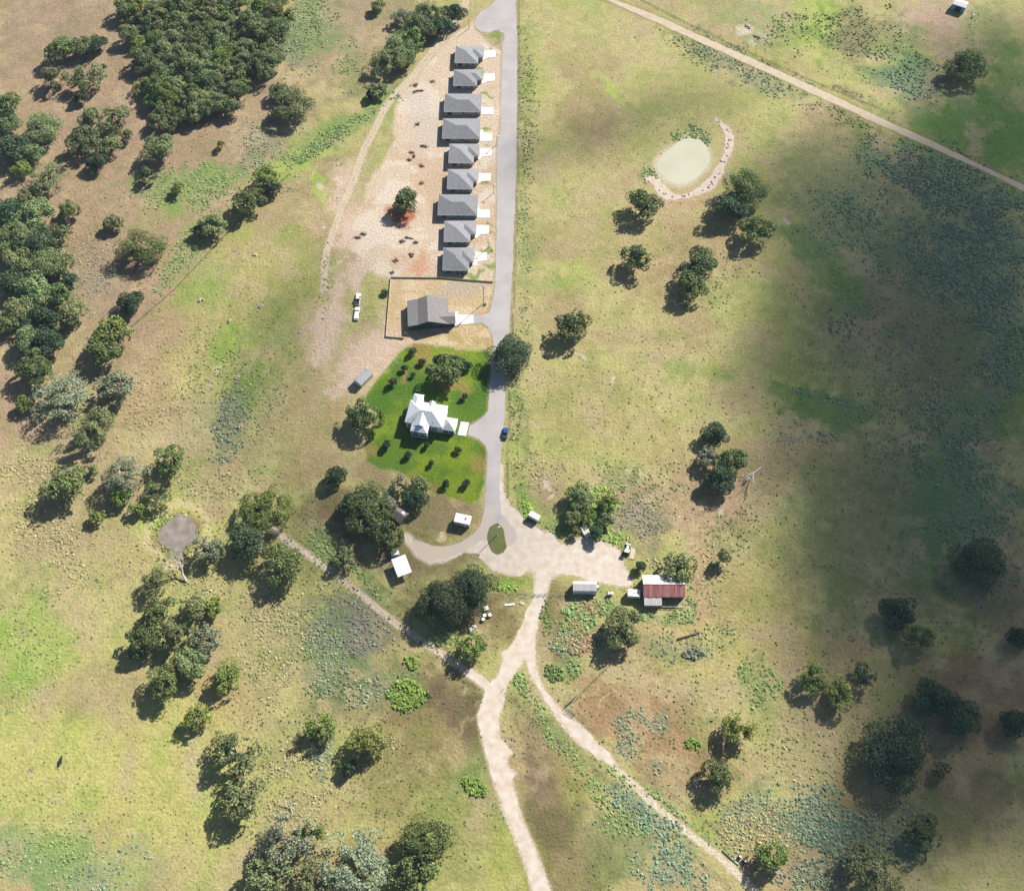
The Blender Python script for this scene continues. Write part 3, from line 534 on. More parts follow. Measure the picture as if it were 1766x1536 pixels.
GM = 'scattered mesquite trees on the dry slope'
for X, Y, w, ty, lab in [
 # upper left slope
 (100,77,46,'oak','round green tree with a yellowish left side at the top left'),(138,70,36,'wood','middle crown of three tree cluster near the top left corner'),(164,68,30,'dark','dark right hand tree of the cluster near the top left corner'),
 (89,124,40,'mesq','grey green mesquite just below the top left tree cluster'),(143,122,46,'mesq','sparse mesquite between top left cluster and the dense wood'),(135,163,22,'dark','small dark tree below the sparse mesquite at upper left'),
 (153,194,38,'mesq','left of two touching mesquites on upper left bare soil'),(196,196,46,'mesq','right of two touching mesquites on upper left bare soil'),(138,230,50,'mesq','broad mesquite below the touching pair at upper left'),(184,242,34,'wood','green tree right of the broad mesquite at upper left'),(217,228,22,'mesq','thin pale mesquite at right end of the upper left clump'),
 (66,212,56,'wood','wide grey green tree near the left edge at upper left'),(10,172,46,'oak','dark tree cut by the left edge, highest one there'),(10,206,36,'wood','tree under the highest dark tree on the left edge'),(14,243,48,'dark','dark tree with purple shade on the left edge'),(46,258,36,'wood','medium tree beside the dark left edge tree'),(30,287,30,'lime','bright yellow green small tree casting a long shadow at left'),
 (76,300,60,'mesq','largest light mesquite of the left edge belt'),(165,272,30,'dark','compact dark tree on bare ground at upper left'),(160,292,13,'lime','tiny bright tree just under the compact dark one'),(268,248,48,'wood','oval green tree below the tip of the wood'),(252,296,28,'mesq','pale round shrub tree at edge of green strip'),(303,320,22,'lime','small bright tree with long dark shadow on green strip'),
 (117,353,32,'oak','lone tree right of the left tree belt'),(193,376,28,'wood','small tree above the round tree at left'),(41,336,36,'mesq','mesquite at top of the dense left belt'),(12,356,50,'dark','dark tree at left edge above the dense belt'),(53,362,52,'wood','round crown in upper part of the left belt'),(178,112,11,'mesq','tiny bush alone on bare ground left of the wood'),
 (380,246,15,'lime','tiny bright sapling with a slim shadow below the wood'),(398,176,34,'mesq','grey mesquite standing off the lower right side of wood'),(418,143,34,'lime','bright tree against the right side of the wood'),
 (427,338,48,'oak','dark tree beside the bleached fallen logs'),(453,297,40,'lime','bright topped tree above the bleached fallen logs'),(467,320,26,'dark','dark small tree behind the bleached fallen logs'),(366,380,40,'wood','low tree along the green strip left of centre'),(340,392,24,'dark','dark bush at lower end of the green strip'),
 (478,150,30,'wood','small tree touching the broad one right of wood'),(498,170,62,'wood','broad lone tree right of the dense wood'),(650,3,22,'wood','small tree cut by the top edge left of centre'),
 (782,12,36,'dark','rightmost dark tree of the grove beside the upper track'),(741,14,48,'mesq','tree at the top edge in grove beside upper track'),(722,32,48,'wood','middle tree of the grove beside the upper track'),(757,36,38,'dark','shaded tree on track side of the upper grove'),(708,54,44,'lime','yellow green tree in the grove beside the upper track'),(684,70,52,'wood','wide tree near the lower end of the upper grove'),(697,88,36,'wood','small tree in front of the wide one in grove'),(669,96,54,'mesq','lowest big mesquite of the upper grove'),(690,22,26,'pale','pale thin tree at left side of upper grove'),(651,148,26,'wood','small bush tree below the upper grove'),(640,160,16,'dark','tiny dark bush trailing below the upper grove'),
 (697,337,42,'oak','lone oak on the red dirt of the construction pad'),
 (239,420,62,'oak','large round tree alone left of the green pasture'),(222,516,40,'dark','dark twin lobed juniper beside the left fence'),(188,562,56,'lime','green tree directly below the dark juniper'),(172,600,50,'oak','dark shaded tree under the green one by the left fence'),(52,632,54,'oak','round tree below the left belt beside bare soil'),
 (102,680,84,'pale','large silvery green tree at left with open branches'),(197,655,58,'pale','pale silver tree beside the fence at left'),(155,730,64,'mesq','olive tree with a big shadow below the silver trees'),(38,690,28,'lime','small yellow green bush left of the large silver tree'),
 (110,830,62,'oak','green tree with the biggest shadow at far left'),(205,812,62,'pale','feathery pale mesquite left of the small pond'),(203,850,32,'lime','bright low tree under the feathery pale mesquite'),(164,888,24,'lime','slim sapling with visible trunk left of the small pond'),(160,806,18,'lime','tiny bright tree right of the biggest shadow tree'),(293,788,52,'oak','oval oak above and left of the small pond'),(266,846,38,'mesq','greyish tree just above the small pond bank'),(234,876,24,'lime','small bright tree beside the small pond bank'),
 (455,866,70,'lime','big round yellow green tree at end of left fence'),(428,924,58,'dark','dark shaded tree below the big round yellow green one'),(482,968,62,'oak','dark oak with long shadow beside the rutted track'),(357,942,44,'pale','leaning pale tree at right edge of the small pond'),(264,1000,38,'mesq','low grey green bush below the small pond'),
 (272,1052,52,'oak','dark olive tree at the top of lower left grove'),(330,1042,44,'mesq','light tree at top right of the lower left grove'),(366,1040,34,'lime','small bright crown at right of the lower left grove'),(246,1092,54,'oak','leftmost tree of the lower left grove'),(302,1092,52,'mesq','central tree of the lower left grove'),(356,1098,48,'pale','faint grey tree on right side of lower left grove'),(322,1140,50,'wood','lower central tree of the lower left grove'),(282,1172,54,'oak','tree at the bottom of lower left grove with shadow'),(230,1120,34,'mesq','sparse small tree hanging left of the lower left grove'),
 (386,1164,44,'lime','bright green tree standing right of the lower left grove'),(338,1229,40,'lime','thin bright tree with a lacy shadow at lower left'),(400,1290,62,'mesq','upper tree of the lone pair at lower left'),(416,1372,68,'mesq','lower tree of the lone pair at lower left'),
 (487,1440,78,'pale','pale fluffy tree at the bottom edge left of centre'),(537,1432,44,'lime','bright tree attached to the pale fluffy one at bottom'),(455,1508,64,'mesq','tree cut by bottom edge left of the pale trees'),(604,1500,108,'pale','widest pale silver tree at the bottom edge'),(530,1522,58,'mesq','tree at bottom edge between the two pale ones'),(738,1448,76,'oak','upper crown of big dark oak pair at bottom centre'),(712,1500,74,'oak','lower crown of big dark oak pair at bottom centre'),
 (546,1254,48,'lime','round olive tree with a solid oval shadow, bottom left'),(634,1276,52,'lime','olive tree right of the solid oval shadow tree'),(598,1322,26,'dark','dark blue bush in the shadow of the olive tree'),
 (577,817,32,'dark','compact dark juniper with long shadow left of the lawn'),(628,708,54,'oak','large oak at the left edge of green lawn'),(632,870,76,'oak','huge oak hiding the brown roofed cabin'),(604,862,44,'dark','dark crown left of huge cabin oak'),(664,908,56,'oak','lower crown of the huge oak above the dark blue car'),(692,830,32,'pale','pale grey small tree behind the brown roofed cabin'),(714,852,38,'dark','dark green tree right of the brown roofed cabin'),(724,832,30,'wood','bushy tree at lawn edge above the cabin'),
 (594,960,34,'mesq','low pale tree at the fence below the huge oak'),(762,1034,68,'dark','left dark tree above the white bee boxes'),(815,1010,66,'dark','right dark tree above the white bee boxes'),(813,1114,46,'lime','bright green tree below the white bee boxes'),
 (772,636,50,'oak','largest oak on the lawn above the white house'),(760,616,22,'dark','small tree behind largest lawn oak'),(785,618,26,'dark','dark crown right of the largest lawn oak'),(806,628,15,'dark','slim young tree right of the largest lawn oak'),
 (879,603,62,'dark','big dark oak overhanging the asphalt road'),
 # right pasture
 (1110,342,50,'oak','oak at lower left end of chalk bank by pond'),(1289,313,56,'oak','oak right of the chalk bank by the pond'),(1262,345,50,'dark','bluish dark tree just below the pond oak'),(1308,384,50,'oak','single oak below right of the pond trees'),(1100,434,46,'oak','small spreading oak left of double oak in pasture'),(1206,443,54,'oak','upper crown of the double oak in pasture'),(1192,482,48,'oak','lower crown of the double oak in pasture'),(984,551,52,'oak','lone oak in pasture right of the road'),
 (1236,744,38,'dark','upper dark tree of the pasture clump near the dead tree'),(1262,788,50,'oak','green tree beside the fallen grey tree'),(1226,784,34,'pale','grey leafless looking crown in middle of pasture clump'),(1245,818,46,'dark','lowest dark tree of the pasture clump near dead tree'),
 (1000,850,42,'wood','left tree of thicket above the gravel turnaround'),(1050,860,32,'lime','right bushy tree of thicket above the gravel turnaround'),(990,886,30,'wood','low green tree in thicket near small white trailer'),(1012,884,26,'lime','small bright tree inside thicket above gravel turnaround'),(1048,892,26,'mesq','pale open tree right side of the thicket'),(992,914,18,'lime','light green bush left of the leaning metal sheet'),(1030,914,26,'dark','dark bush right of the leaning metal sheet'),
 (1174,972,52,'wood','tree shading the corner of the red roofed barn'),(1105,974,16,'dark','small dark shrub above the barn'),(1078,1078,56,'wood','tree below the white camper and barn'),
 (1280,1252,50,'lime','upper of two pasture trees right of the fence track'),(1237,1336,48,'oak','lower of two pasture trees right of the fence track'),(1332,1478,48,'lime','bright tree beside the white well pad'),
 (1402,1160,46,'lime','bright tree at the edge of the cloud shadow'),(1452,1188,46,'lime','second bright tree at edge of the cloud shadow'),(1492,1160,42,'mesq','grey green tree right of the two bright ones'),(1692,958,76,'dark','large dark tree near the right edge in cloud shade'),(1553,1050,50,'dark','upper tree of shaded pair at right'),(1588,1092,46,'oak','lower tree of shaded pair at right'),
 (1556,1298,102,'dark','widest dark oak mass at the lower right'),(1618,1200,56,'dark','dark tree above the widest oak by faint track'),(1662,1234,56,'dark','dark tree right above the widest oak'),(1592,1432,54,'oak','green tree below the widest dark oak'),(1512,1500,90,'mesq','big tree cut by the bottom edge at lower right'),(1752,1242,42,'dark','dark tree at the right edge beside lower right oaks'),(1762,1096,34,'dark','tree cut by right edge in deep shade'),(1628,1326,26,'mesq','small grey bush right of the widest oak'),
 (1670,103,60,'oak','lone big tree near the top right barn'),
]: tree(X, Y, w, ty, lab)
t_ = tree(1250, 953, 24, 'mesq', 'narrow upright tree with separate shadow right of the barn', hk=1.5)
# dense belt along the left edge
BELT = [(25,398,56),(62,408,50),(100,398,40),(22,438,50),(70,452,60),(18,482,46),(96,448,42),(50,490,52),(30,522,46),(66,545,50),(100,500,42),(122,530,44),(46,572,46),(76,582,46),(10,552,40),(88,560,30),(60,605,34),(118,480,26)]
BL_AD = ['topmost in the middle','left one in the first row','right one in first row','at left edge second row','wide one in second row','hugging the edge third row','right side second row','middle of third row','left of fourth row','centre of fifth row','right of third row','right end of fourth row','left of lowest rows','beside lowest rows','on the picture edge fifth row','small one near the bottom','last one at bottom','small outlier on the right']
for i, (X, Y, w) in enumerate(BELT):
    tree(X, Y, w, ['wood', 'dark', 'oak', 'wood'][i % 4], 'tree of the dense left belt, '+BL_AD[i], 'trees in the dense belt along the left edge')
# the wood at the top left: crowns packed together
WOOD = [(196,18),(215,-10),(492,-10),(486,40),(474,78),(452,116),(424,132),(398,156),(352,182),(312,198),(284,202),(264,186),(252,152),(242,104),(226,70)]
rnd = random.Random(5); pts = []; tries = 0
while len(pts) < 96 and tries < 9000:
    tries += 1; x = rnd.uniform(190, 500); y = rnd.uniform(-12, 205)
    if not inside(np.array([x]), np.array([y]), WOOD)[0]: continue
    if all(math.hypot(x-a, (y-b)*1.15) > 20 for a, b in pts): pts.append((x, y))
for x, y in pts:
    zone = 'near its left edge' if x < 262-y*.15 else 'near its right edge' if x > 440 else 'near its lower tip' if y > 140 else 'near the top edge' if y < 30 else 'in its middle'
    ty = rnd.choice(['wood', 'wood', 'oak', 'mesq', 'wood', 'lime', 'mesq'])
    adj = {'wood': 'mid green', 'oak': 'dark green', 'mesq': 'olive grey', 'lime': 'bright yellow green'}[ty]
    tree(x, y, rnd.uniform(25, 38), ty, adj+' tree of the dense upper left wood, '+zone, 'trees of the dense wood', hk=rnd.uniform(.75, 1.35))
for X, Y, w, lab in [(268,203,30,'tree at the lower tip of the dense wood'),(293,204,28,'small tree beside the lower tip of the dense wood')]: tree(X, Y, w, 'mesq', lab)
# saplings planted on the lawn
for X, Y, w, lab in [(711,604,12,'sapling at the top left corner of the lawn'),(697,632,11,'sapling below the topmost one on the lawn'),(728,622,11,'sapling left of the largest lawn oak'),(677,656,13,'sapling at the left margin of the lawn'),(712,644,8,'thin sapling in the middle of the upper lawn'),(665,764,14,'dark sapling left of the white house'),(704,781,12,'sapling below the white house porch'),(736,766,10,'sapling close under the two storey porch'),(790,774,11,'sapling right below the white house'),(744,797,9,'small sapling in the middle of the lower lawn'),(768,832,13,'sapling near the lower lawn edge'),(805,831,13,'sapling at bottom right of the lawn'),(801,681,10,'sapling right of the white house gable'),(835,640,10,'sapling beside the road at lawn top')]:
    tree(X, Y, w, 'dark', lab, 'saplings on the green lawn', cat='sapling')
tree(664, 503, 11, 'dark', 'small dark bush tree at fence corner near the pickup', cat='tree', hk=.8)
dead('dead_tree', 1312, 806, 11, math.radians(222), 'grey leafless tree fallen beside the pasture clump', 'dead tree', .05, 3)
dead('dead_tree', 322, 1003, 12, math.radians(118), 'bleached bare tree leaning beside the small pond', 'dead tree', .5, 5)
dead('dead_tree', 478, 318, 9, math.radians(225), 'bleached fallen logs and branches beside the dark tree', 'dead tree', .03, 9)
dead('dead_tree', 505, 1404, 5.5, math.radians(110), 'bare forked branch lying above the bottom pale tree', 'dead branch', .1, 12)
# ================================================================ BUILDINGS
M_SH = mat('grey_shingles', (.155, .155, .165), .9, col2=(.20, .20, .21), scale=.9, bump=.01)
M_SH2 = mat('taupe_shingles', (.14, .13, .128), .9, col2=(.185, .172, .17), scale=.9, bump=.01)
M_FASC = mat('pale_trim', (.55, .54, .52), .7)
M_WTAN = mat('tan_siding', (.34, .27, .23), .8); M_WGRY = mat('grey_siding', (.26, .25, .25), .8); M_WGRN = mat('sage_siding', (.27, .28, .22), .8); M_WBLU = mat('slate_siding', (.15, .18, .21), .8)
M_TEAL = mat('dark_teal_siding', (.018, .05, .055), .7)
M_GLASS = mat('window_glass', (.02, .03, .04), .12, spec=.6)
M_CONC = mat('new_concrete', (.52, .50, .47), .85, col2=(.58, .56, .53), scale=.8)
M_WMET = mat('white_metal_roof', (.44, .46, .48), .42, col2=(.50, .52, .54), scale=.5, spec=.5)
M_WALLW = mat('white_siding', (.66, .66, .64), .7); M_CREAM = mat('cream_siding', (.62, .60, .46), .7)
M_DARK = mat('dark_rubber', (.02, .02, .022), .6); M_MET = mat('galvanised_metal', (.42, .44, .46), .45, metal=.5, scale=2)
M_ACU = mat('equipment_grey', (.35, .36, .37), .6); M_DOOR = mat('brown_door', (.10, .06, .04), .6)
def hip(x0, x1, y0, y1, z0, h, th=.18):
    w, d = x1-x0, y1-y0; xm, ym = (x0+x1)/2, (y0+y1)/2; mb = MB()
    c = [(x0, y0), (x1, y0), (x1, y1), (x0, y1)]
    lo = [(x, y, z0-th) for x, y in c]; up = [(x, y, z0) for x, y in c]
    if w >= d: r = [(x0+d/2, ym, z0+h), (max(x1-d/2, x0+d/2+.01), ym, z0+h)]; f = [(4, 5, 9, 8), (5, 6, 9), (6, 7, 8, 9), (7, 4, 8)]
    else: r = [(xm, y0+w/2, z0+h), (xm, max(y1-w/2, y0+w/2+.01), z0+h)]; f = [(4, 5, 8), (5, 6, 9, 8), (6, 7, 9), (7, 4, 8, 9)]
    return mb.add(lo+up+r, f+[(3, 2, 1, 0), (0, 1, 5, 4), (1, 2, 6, 5), (2, 3, 7, 6), (3, 0, 4, 7)])
def gable(x0, x1, y0, y1, z0, h, axis='x', th=.18):
    mb = MB(); xm, ym = (x0+x1)/2, (y0+y1)/2
    if axis == 'x': prof = [(y0, z0), (ym, z0+h), (y1, z0)]; P = lambda t, e: (e, t[0], t[1]); a, b = x0, x1
    else: prof = [(x0, z0), (xm, z0+h), (x1, z0)]; P = lambda t, e: (t[0], e, t[1]); a, b = y0, y1
    vs = [P(t, a) for t in prof]+[P((t[0], t[1]-th), a) for t in prof]+[P(t, b) for t in prof]+[P((t[0], t[1]-th), b) for t in prof]
    return mb.add(vs, [(0, 1, 7, 6), (1, 2, 8, 7), (3, 9, 10, 4), (4, 10, 11, 5), (0, 3, 4, 1), (1, 4, 5, 2), (6, 7, 10, 9), (7, 8, 11, 10), (0, 6, 9, 3), (2, 5, 11, 8)])
def wall_gable(x0, x1, y0, y1, zt, h, axis='x', ov=.4):
    """walls of a gabled box whose roof spans the outline grown by ov"""
    mb = MB().box(x0, x1, y0, y1, -.05, zt)
    if axis == 'x':
        hh = h*((y1-y0)/2)/((y1-y0)/2+ov); ym = (y0+y1)/2
        mb.add([(x0, y0, zt), (x0, y1, zt), (x0, ym, zt+hh-.05), (x1, y0, zt), (x1, y1, zt), (x1, ym, zt+hh-.05)], [(0, 1, 2)[::-1], (3, 4, 5), (0, 3, 5, 2), (1, 2, 5, 4)])
    else:
        hh = h*((x1-x0)/2)/((x1-x0)/2+ov); xm = (x0+x1)/2
        mb.add([(x0, y0, zt), (x1, y0, zt), (xm, y0, zt+hh-.05), (x0, y1, zt), (x1, y1, zt), (xm, y1, zt+hh-.05)], [(0, 1, 2), (3, 4, 5)[::-1], (0, 2, 5, 3), (1, 4, 5, 2)])
    return mb
def rect(pts, z):
    """NW, NE, SE, SW picture corners of a roof at height z -> centre, width, depth, angle"""
    p = [G(x, y, z) for x, y in pts]; c = (p[0]+p[1]+p[2]+p[3])/4
    e = ((p[1]-p[0])+(p[2]-p[3]))/2; n = ((p[0]-p[3])+(p[1]-p[2]))/2
    return Vector((c.x, c.y, 0)), e.length, n.length, math.atan2(e.y, e.x)
def window(parent, x, y, z, w, h, face, pane=M_GLASS, frame=M_FASC):
    """face: s, n, e, w wall normal; frame with a pane set in it"""
    t = .06
    def bx(a, b, c, d, off):
        mb = MB()
        if face in 'sn': s = -1 if face == 's' else 1; mb.box(x+a, x+b, min(y, y+s*off), max(y, y+s*off), z+c, z+d)
        else: s = -1 if face == 'w' else 1; mb.box(min(x, x+s*off), max(x, x+s*off), y+a, y+b, z+c, z+d)
        return mb
    f = bx(-w/2-t, w/2+t, -t, h+t, .05).obj('window', frame, parent)
    bx(-w/2, w/2, 0, h, .07).obj('pane', pane, f); return f
def sheet_px(name, px, z, m, parent=None, kind=None):
    P = [G(x, y) for x, y in px]; o = MB().prism([(p.x, p.y) for p in P], z-.1, z).obj(name, m, parent)
    if kind: o['kind'] = kind
    return o
EV = 2.7
HROW = [  # eave corners NW, NE(main), SE, SW ; garage NE, garage SE ; colour of siding
 ('A', [(786.4,79.1),(825.6,80),(824.3,109),(783.7,108.9)], (836.3,80), (833.8,99.5), M_WTAN, 'grey hipped house nearest the cul-de-sac, topmost of the row', 'grey'),
 ('A', [(783,119.6),(823.7,120.5),(821.6,147.4),(781.5,148.4)], (833.5,120.5), (831.8,138), M_WGRY, 'second house from the top of the row, small with corner garage', 'grey'),
 ('B', [(768,161.5),(831.5,162),(829.8,193.4),(765,193)], None, None, M_WTAN, 'third house from the top of the row, wide rectangular roof', 'grey'),
 ('B', [(764.5,204),(829.5,205),(827.4,238.6),(762.4,239.4)], None, None, M_WGRN, 'fourth house from the top of the row, wide rectangular roof', 'grey'),
 ('A', [(775.6,247.8),(818.5,248.5),(815.8,281.2),(773.2,281.4)], (829,248.5), (826,270), M_WTAN, 'fifth house of the row, middle one with corner garage', 'grey'),
 ('A', [(773,291.5),(817.5,292),(814,325.9),(770.8,326.4)], (826.5,292), (823.6,313.8), M_WTAN, 'sixth house of the row with corner garage beside bare yard', 'grey'),
 ('B', [(758.5,335),(825.5,336),(822.3,371),(753.2,371.2)], None, None, M_WBLU, 'seventh and widest house of the row, by the red dirt oak', 'grey'),
 ('A', [(767.4,380.5),(812.3,381),(810,416.6),(764.8,417.5)], (824,381), (820.6,404.5), M_WGRN, 'eighth house of the row between the widest and the last', 'grey'),
 ('A', [(766,427),(810,427),(807.5,466),(762.3,466.3)], (820,427.5), (816.5,452.5), M_WBLU, 'last house of the row, just above the fenced yard', 'grey')]
DRV = [[(836,88),(855,88),(855,99.5),(839.5,100),(829,106.5),(827,107),(834,100.5)],[(834,127),(853,127),(853,139.5),(840,141),(828,146),(834,139)],[(831,180),(832,185.5),(851,185.5),(850.5,198),(830,198)],[(829,224),(833,224),(833.5,229.5),(849,230),(848.5,243.5),(828,243.5)],
 [(828,256.5),(848.5,256.5),(848,269),(833,270),(826,275),(821,275),(828,269)],[(826,299),(847,299),(846,312),(831,313),(819,319),(825,312.5)],[(824,355),(828,362),(844,362),(844.5,376),(823,376)],[(822,388.5),(843.5,388.5),(843,403.5),(828,405),(822,411),(815,410),(821,405)],[(819.5,434.5),(840,435.5),(839.5,449.5),(824,451),(820,457.5),(812,458),(818,452)]]
for i, (kind, c, gne, gse, wm, lab, _) in enumerate(HROW):
    P, w, d, a = rect(c, EV); d *= 1.0
    t = thing('house', lab, 'house', P, a, 'row houses beside the asphalt road')
    ov = .45; x0, x1, y0, y1 = -w/2, w/2, -d/2, d/2
    MB().box(x0+ov, x1-ov, y0+ov, y1-ov, -.05, EV-.1).obj('wall', wm, t)
    r = hip(x0, x1, y0, y1, EV, min(w, d)/2*.32).obj('roof', M_SH, t)
    MB().box(x0-.04, x1+.04, y0-.05, y0+.0, EV-.2, EV+.02).box(x0-.05, x0, y0, y1, EV-.2, EV+.02).box(x1, x1+.05, y0, y1, EV-.2, EV+.02).obj('gutter', M_FASC, t)
    vx = (x0+x1)/2+1.2; MB().tube((vx, -1.6, EV+.5), (vx, -1.6, EV+1.45), .09, .09).tube((vx+1.5, -2.4, EV+.4), (vx+1.5, -2.4, EV+1.2), .07, .07).obj('vent', M_ACU, r)
    if kind == 'A':
        g = G(*gne, EV); g2 = G(*gse, EV); ca, sa = math.cos(-a), math.sin(-a)
        loc = lambda q: ((q.x-P.x)*ca-(q.y-P.y)*sa, (q.x-P.x)*sa+(q.y-P.y)*ca)
        gx1 = loc(g2)[0]; gy0 = loc(g2)[1]; gy1 = y1
        MB().box(x1-ov-.02, gx1-ov, gy0+ov, gy1-ov-.01, -.05, EV-.12).obj('garage_wall', wm, t)
        hip(x1-5.5, gx1, gy0, gy1-.004, EV+.004, (gy1-gy0)/2*.32).obj('garage_roof', M_SH, t)
        MB().box(gx1-ov, gx1-ov+.05, gy0+1.3, gy1-1.3, 0, 2.2).obj('garage_door', M_FASC, t)
        dr = MB().box(x1-ov, x1-ov+.06, gy0-1.6, gy0-.6, .1, 2.2).obj('door', M_DOOR, t)
        MB().ball((x1-ov+.09, gy0-1.45, 1.1), .05, .05, .05, 6, 4).obj('handle', M_MET, dr)
        window(t, x1-ov, y0+1.8, .9, 1.5, 1.2, 'e')
    else:
        MB().box(x1-ov, x1-ov+.05, -d*.35, -d*.35+4.6, 0, 2.2).obj('garage_door', M_FASC, t)
        dr = MB().box(x1-ov, x1-ov+.06, 1.6, 2.6, .1, 2.2).obj('door', M_DOOR, t)
        MB().ball((x1-ov+.09, 1.75, 1.1), .05, .05, .05, 6, 4).obj('handle', M_MET, dr)
        window(t, x1-ov, y1-2.3, .9, 1.6, 1.2, 'e')
    window(t, x0+2.6, y0+ov, .5, 2.2, 1.6, 's'); window(t, x0+w*.52, y0+ov, 1.0, 1.1, 1.0, 's'); window(t, x1-2.5, y0+ov, 1.0, .9, .9, 's')
    window(t, x0+ov, -1.8, .9, 1.6, 1.2, 'w'); window(t, x0+ov, 2.6, .9, 1.6, 1.2, 'w'); window(t, x0+3, y1-ov, .9, 1.3, 1.1, 'n')
    ac = MB().box(x0+w*.62, x0+w*.62+.85, y0-.65, y0+.15, 0, .8).obj('air_conditioner', M_ACU, t, bevel=.04)
    MB().tube((x0+w*.62+.42, y0-.25, .8), (x0+w*.62+.42, y0-.25, .86), .3, .3, 10).obj('fan_grille', M_DARK, ac)
    dv = sheet_px('driveway', DRV[i], .14, M_CONC, None, 'structure')
# dark green house with grey gabled roof
P, w, d, a = rect([(702.6,518.2),(773.5,514.5),(773,558.5),(702.8,563.4)], 2.9)
t = thing('house', 'dark green house with taupe gabled roof in the fenced yard', 'house', P, a)
x0, x1, y0, y1 = -w/2, w/2, -d/2, d/2
xm = x0+w*.50
WP = [(x0+.5, -.05), (x0+.5, 2.8), (x0+w*.26, 3.5), (xm, 5.4), (x1-.5, 2.75), (x1-.5, -.05)]
MB().add([(x, y0+.4, z) for x, z in WP]+[(x, y1-.4, z) for x, z in WP], [tuple(range(6))[::-1], tuple(range(6, 12))]+[(i, (i+1) % 6, 6+(i+1) % 6, 6+i) for i in range(6)]).obj('wall', M_TEAL, t)
RF = MB()
prof = [(x0, 2.9), (x0+w*.26, 3.75), (xm, 5.7), (x1, 2.9)]
RFa = [(x, y0, z) for x, z in prof]+[(x, y1, z) for x, z in prof]; RFb = [(x, y0, z-.2) for x, z in prof]+[(x, y1, z-.2) for x, z in prof]
fc = []
for k in range(3): fc += [(k, k+1, 5+k, 4+k), (8+k, 12+k, 13+k, 9+k), (k, 8+k, 9+k, k+1), (4+k, 5+k, 13+k, 12+k)]
fc += [(0, 4, 12, 8), (3, 11, 15, 7)]
rf = RF.add(RFa+RFb, fc).obj('roof', M_SH2, t)
ww = (784.6-773.2)/scl(558)
MB().box(x1-4.0, x1+ww-.5, y0+.5, y0+5.6, -.05, 2.7).obj('garage_wall', M_TEAL, t)
gable(x1-7.2, x1+ww, y0+.02, y0+6.1, 2.92, 1.25, 'x').obj('garage_roof', M_SH2, t)
MB().box(x1+ww-.5, x1+ww-.45, y0+1.2, y0+5, 0, 2.2).obj('garage_door', M_FASC, t)
for xx in (x0+w*.62, x0+w*.70): window(t, xx, y0+.4, 1.5, .7, .8, 's')
window(t, x0+2.2, y0+.4, .4, 2.4, 1.0, 's'); window(t, x0+.5, 0, .9, 1.8, 1.3, 'w'); window(t, x0+.5, -3.2, .9, 1.2, 1.3, 'w')
dr = MB().box(x1-.5, x1-.44, y0+7, y0+8, .1, 2.2).obj('door', M_DOOR, t); MB().ball((x1-.4, y0+7.15, 1.1), .05, .05, .05, 6, 4).obj('handle', M_MET, dr)
MB().tube((xm+2, 1, 4.6), (xm+2, 1, 5.3), .08, .08).obj('vent', M_ACU, rf)
sheet_px('driveway', [(785,537.5),(789,537),(790,543),(816,543),(816.5,558),(784,561)], .14, M_CONC, None, 'structure')
gr = thing('patio_set', 'small pale garden furniture in shade behind the dark green house', 'patio set', G(699.5, 575))
MB().box(-.6, .5, -.4, .4, .3, .8).obj('table', M_FASC, gr, bevel=.05); MB().box(.6, 1.2, -1.0, -.4, 0, .7).obj('seat', M_FASC, gr, bevel=.05)
# tall white house
ZE = 4.7
P, w, d, a = rect([(708,691),(773.2,698.5),(763,739.5),(697.6,726)], ZE)
t = thing('white_house', 'tall white house with white metal roofs and two storey porch', 'house', P, a)
x0, x1, y0, y1 = -w/2, w/2, -d/2, d/2; ov = .35
def seams(parent, x0, x1, y0, y1, z0, h, hipd=True, n=0.9):
    """standing seams as thin raised ribs on the south and north slopes of an x-ridged hip roof"""
    mb = MB(); ym = (y0+y1)/2; dd = (y1-y0)/2; x = x0+.3
    while x < x1-.2:
        r = min(1, min(x-x0, x1-x)/dd) if hipd else 1
        for s, yy in ((1, y0), (-1, y1)): mb.tube((x, yy+s*.05, z0+.02), (x, yy+s*dd*r, z0+h*r+.02), .025, .025, 4)
        x += n
    return mb.obj('standing_seams', M_WMET, parent, kind='stuff')
MB().box(x0+ov, x1-ov, y0+ov, y1-ov, -.05, ZE-.1).obj('wall', M_WALLW, t)
h1 = d/2*.48; r = hip(x0, x1, y0, y1, ZE, h1).obj('roof', M_WMET, t); seams(r, x0, x1, y0, y1, ZE, h1)
# north west wing
MB().box(x0+.8+ov, x0+5.0-ov, y1-3, y1+3.3-ov, -.05, ZE-.12).obj('wing_wall', M_WALLW, t)
hip(x0+.8, x0+5.0, y1-5.2, y1+3.3, ZE+.006, 2.1*.55).obj('wing_roof', M_WMET, t)
# north dormer gable
gable(x0+w*.50, x0+w*.66, y1-4.5, y1+.7, ZE+.3, 1.0, 'y').obj('dormer_roof', M_WMET, t)
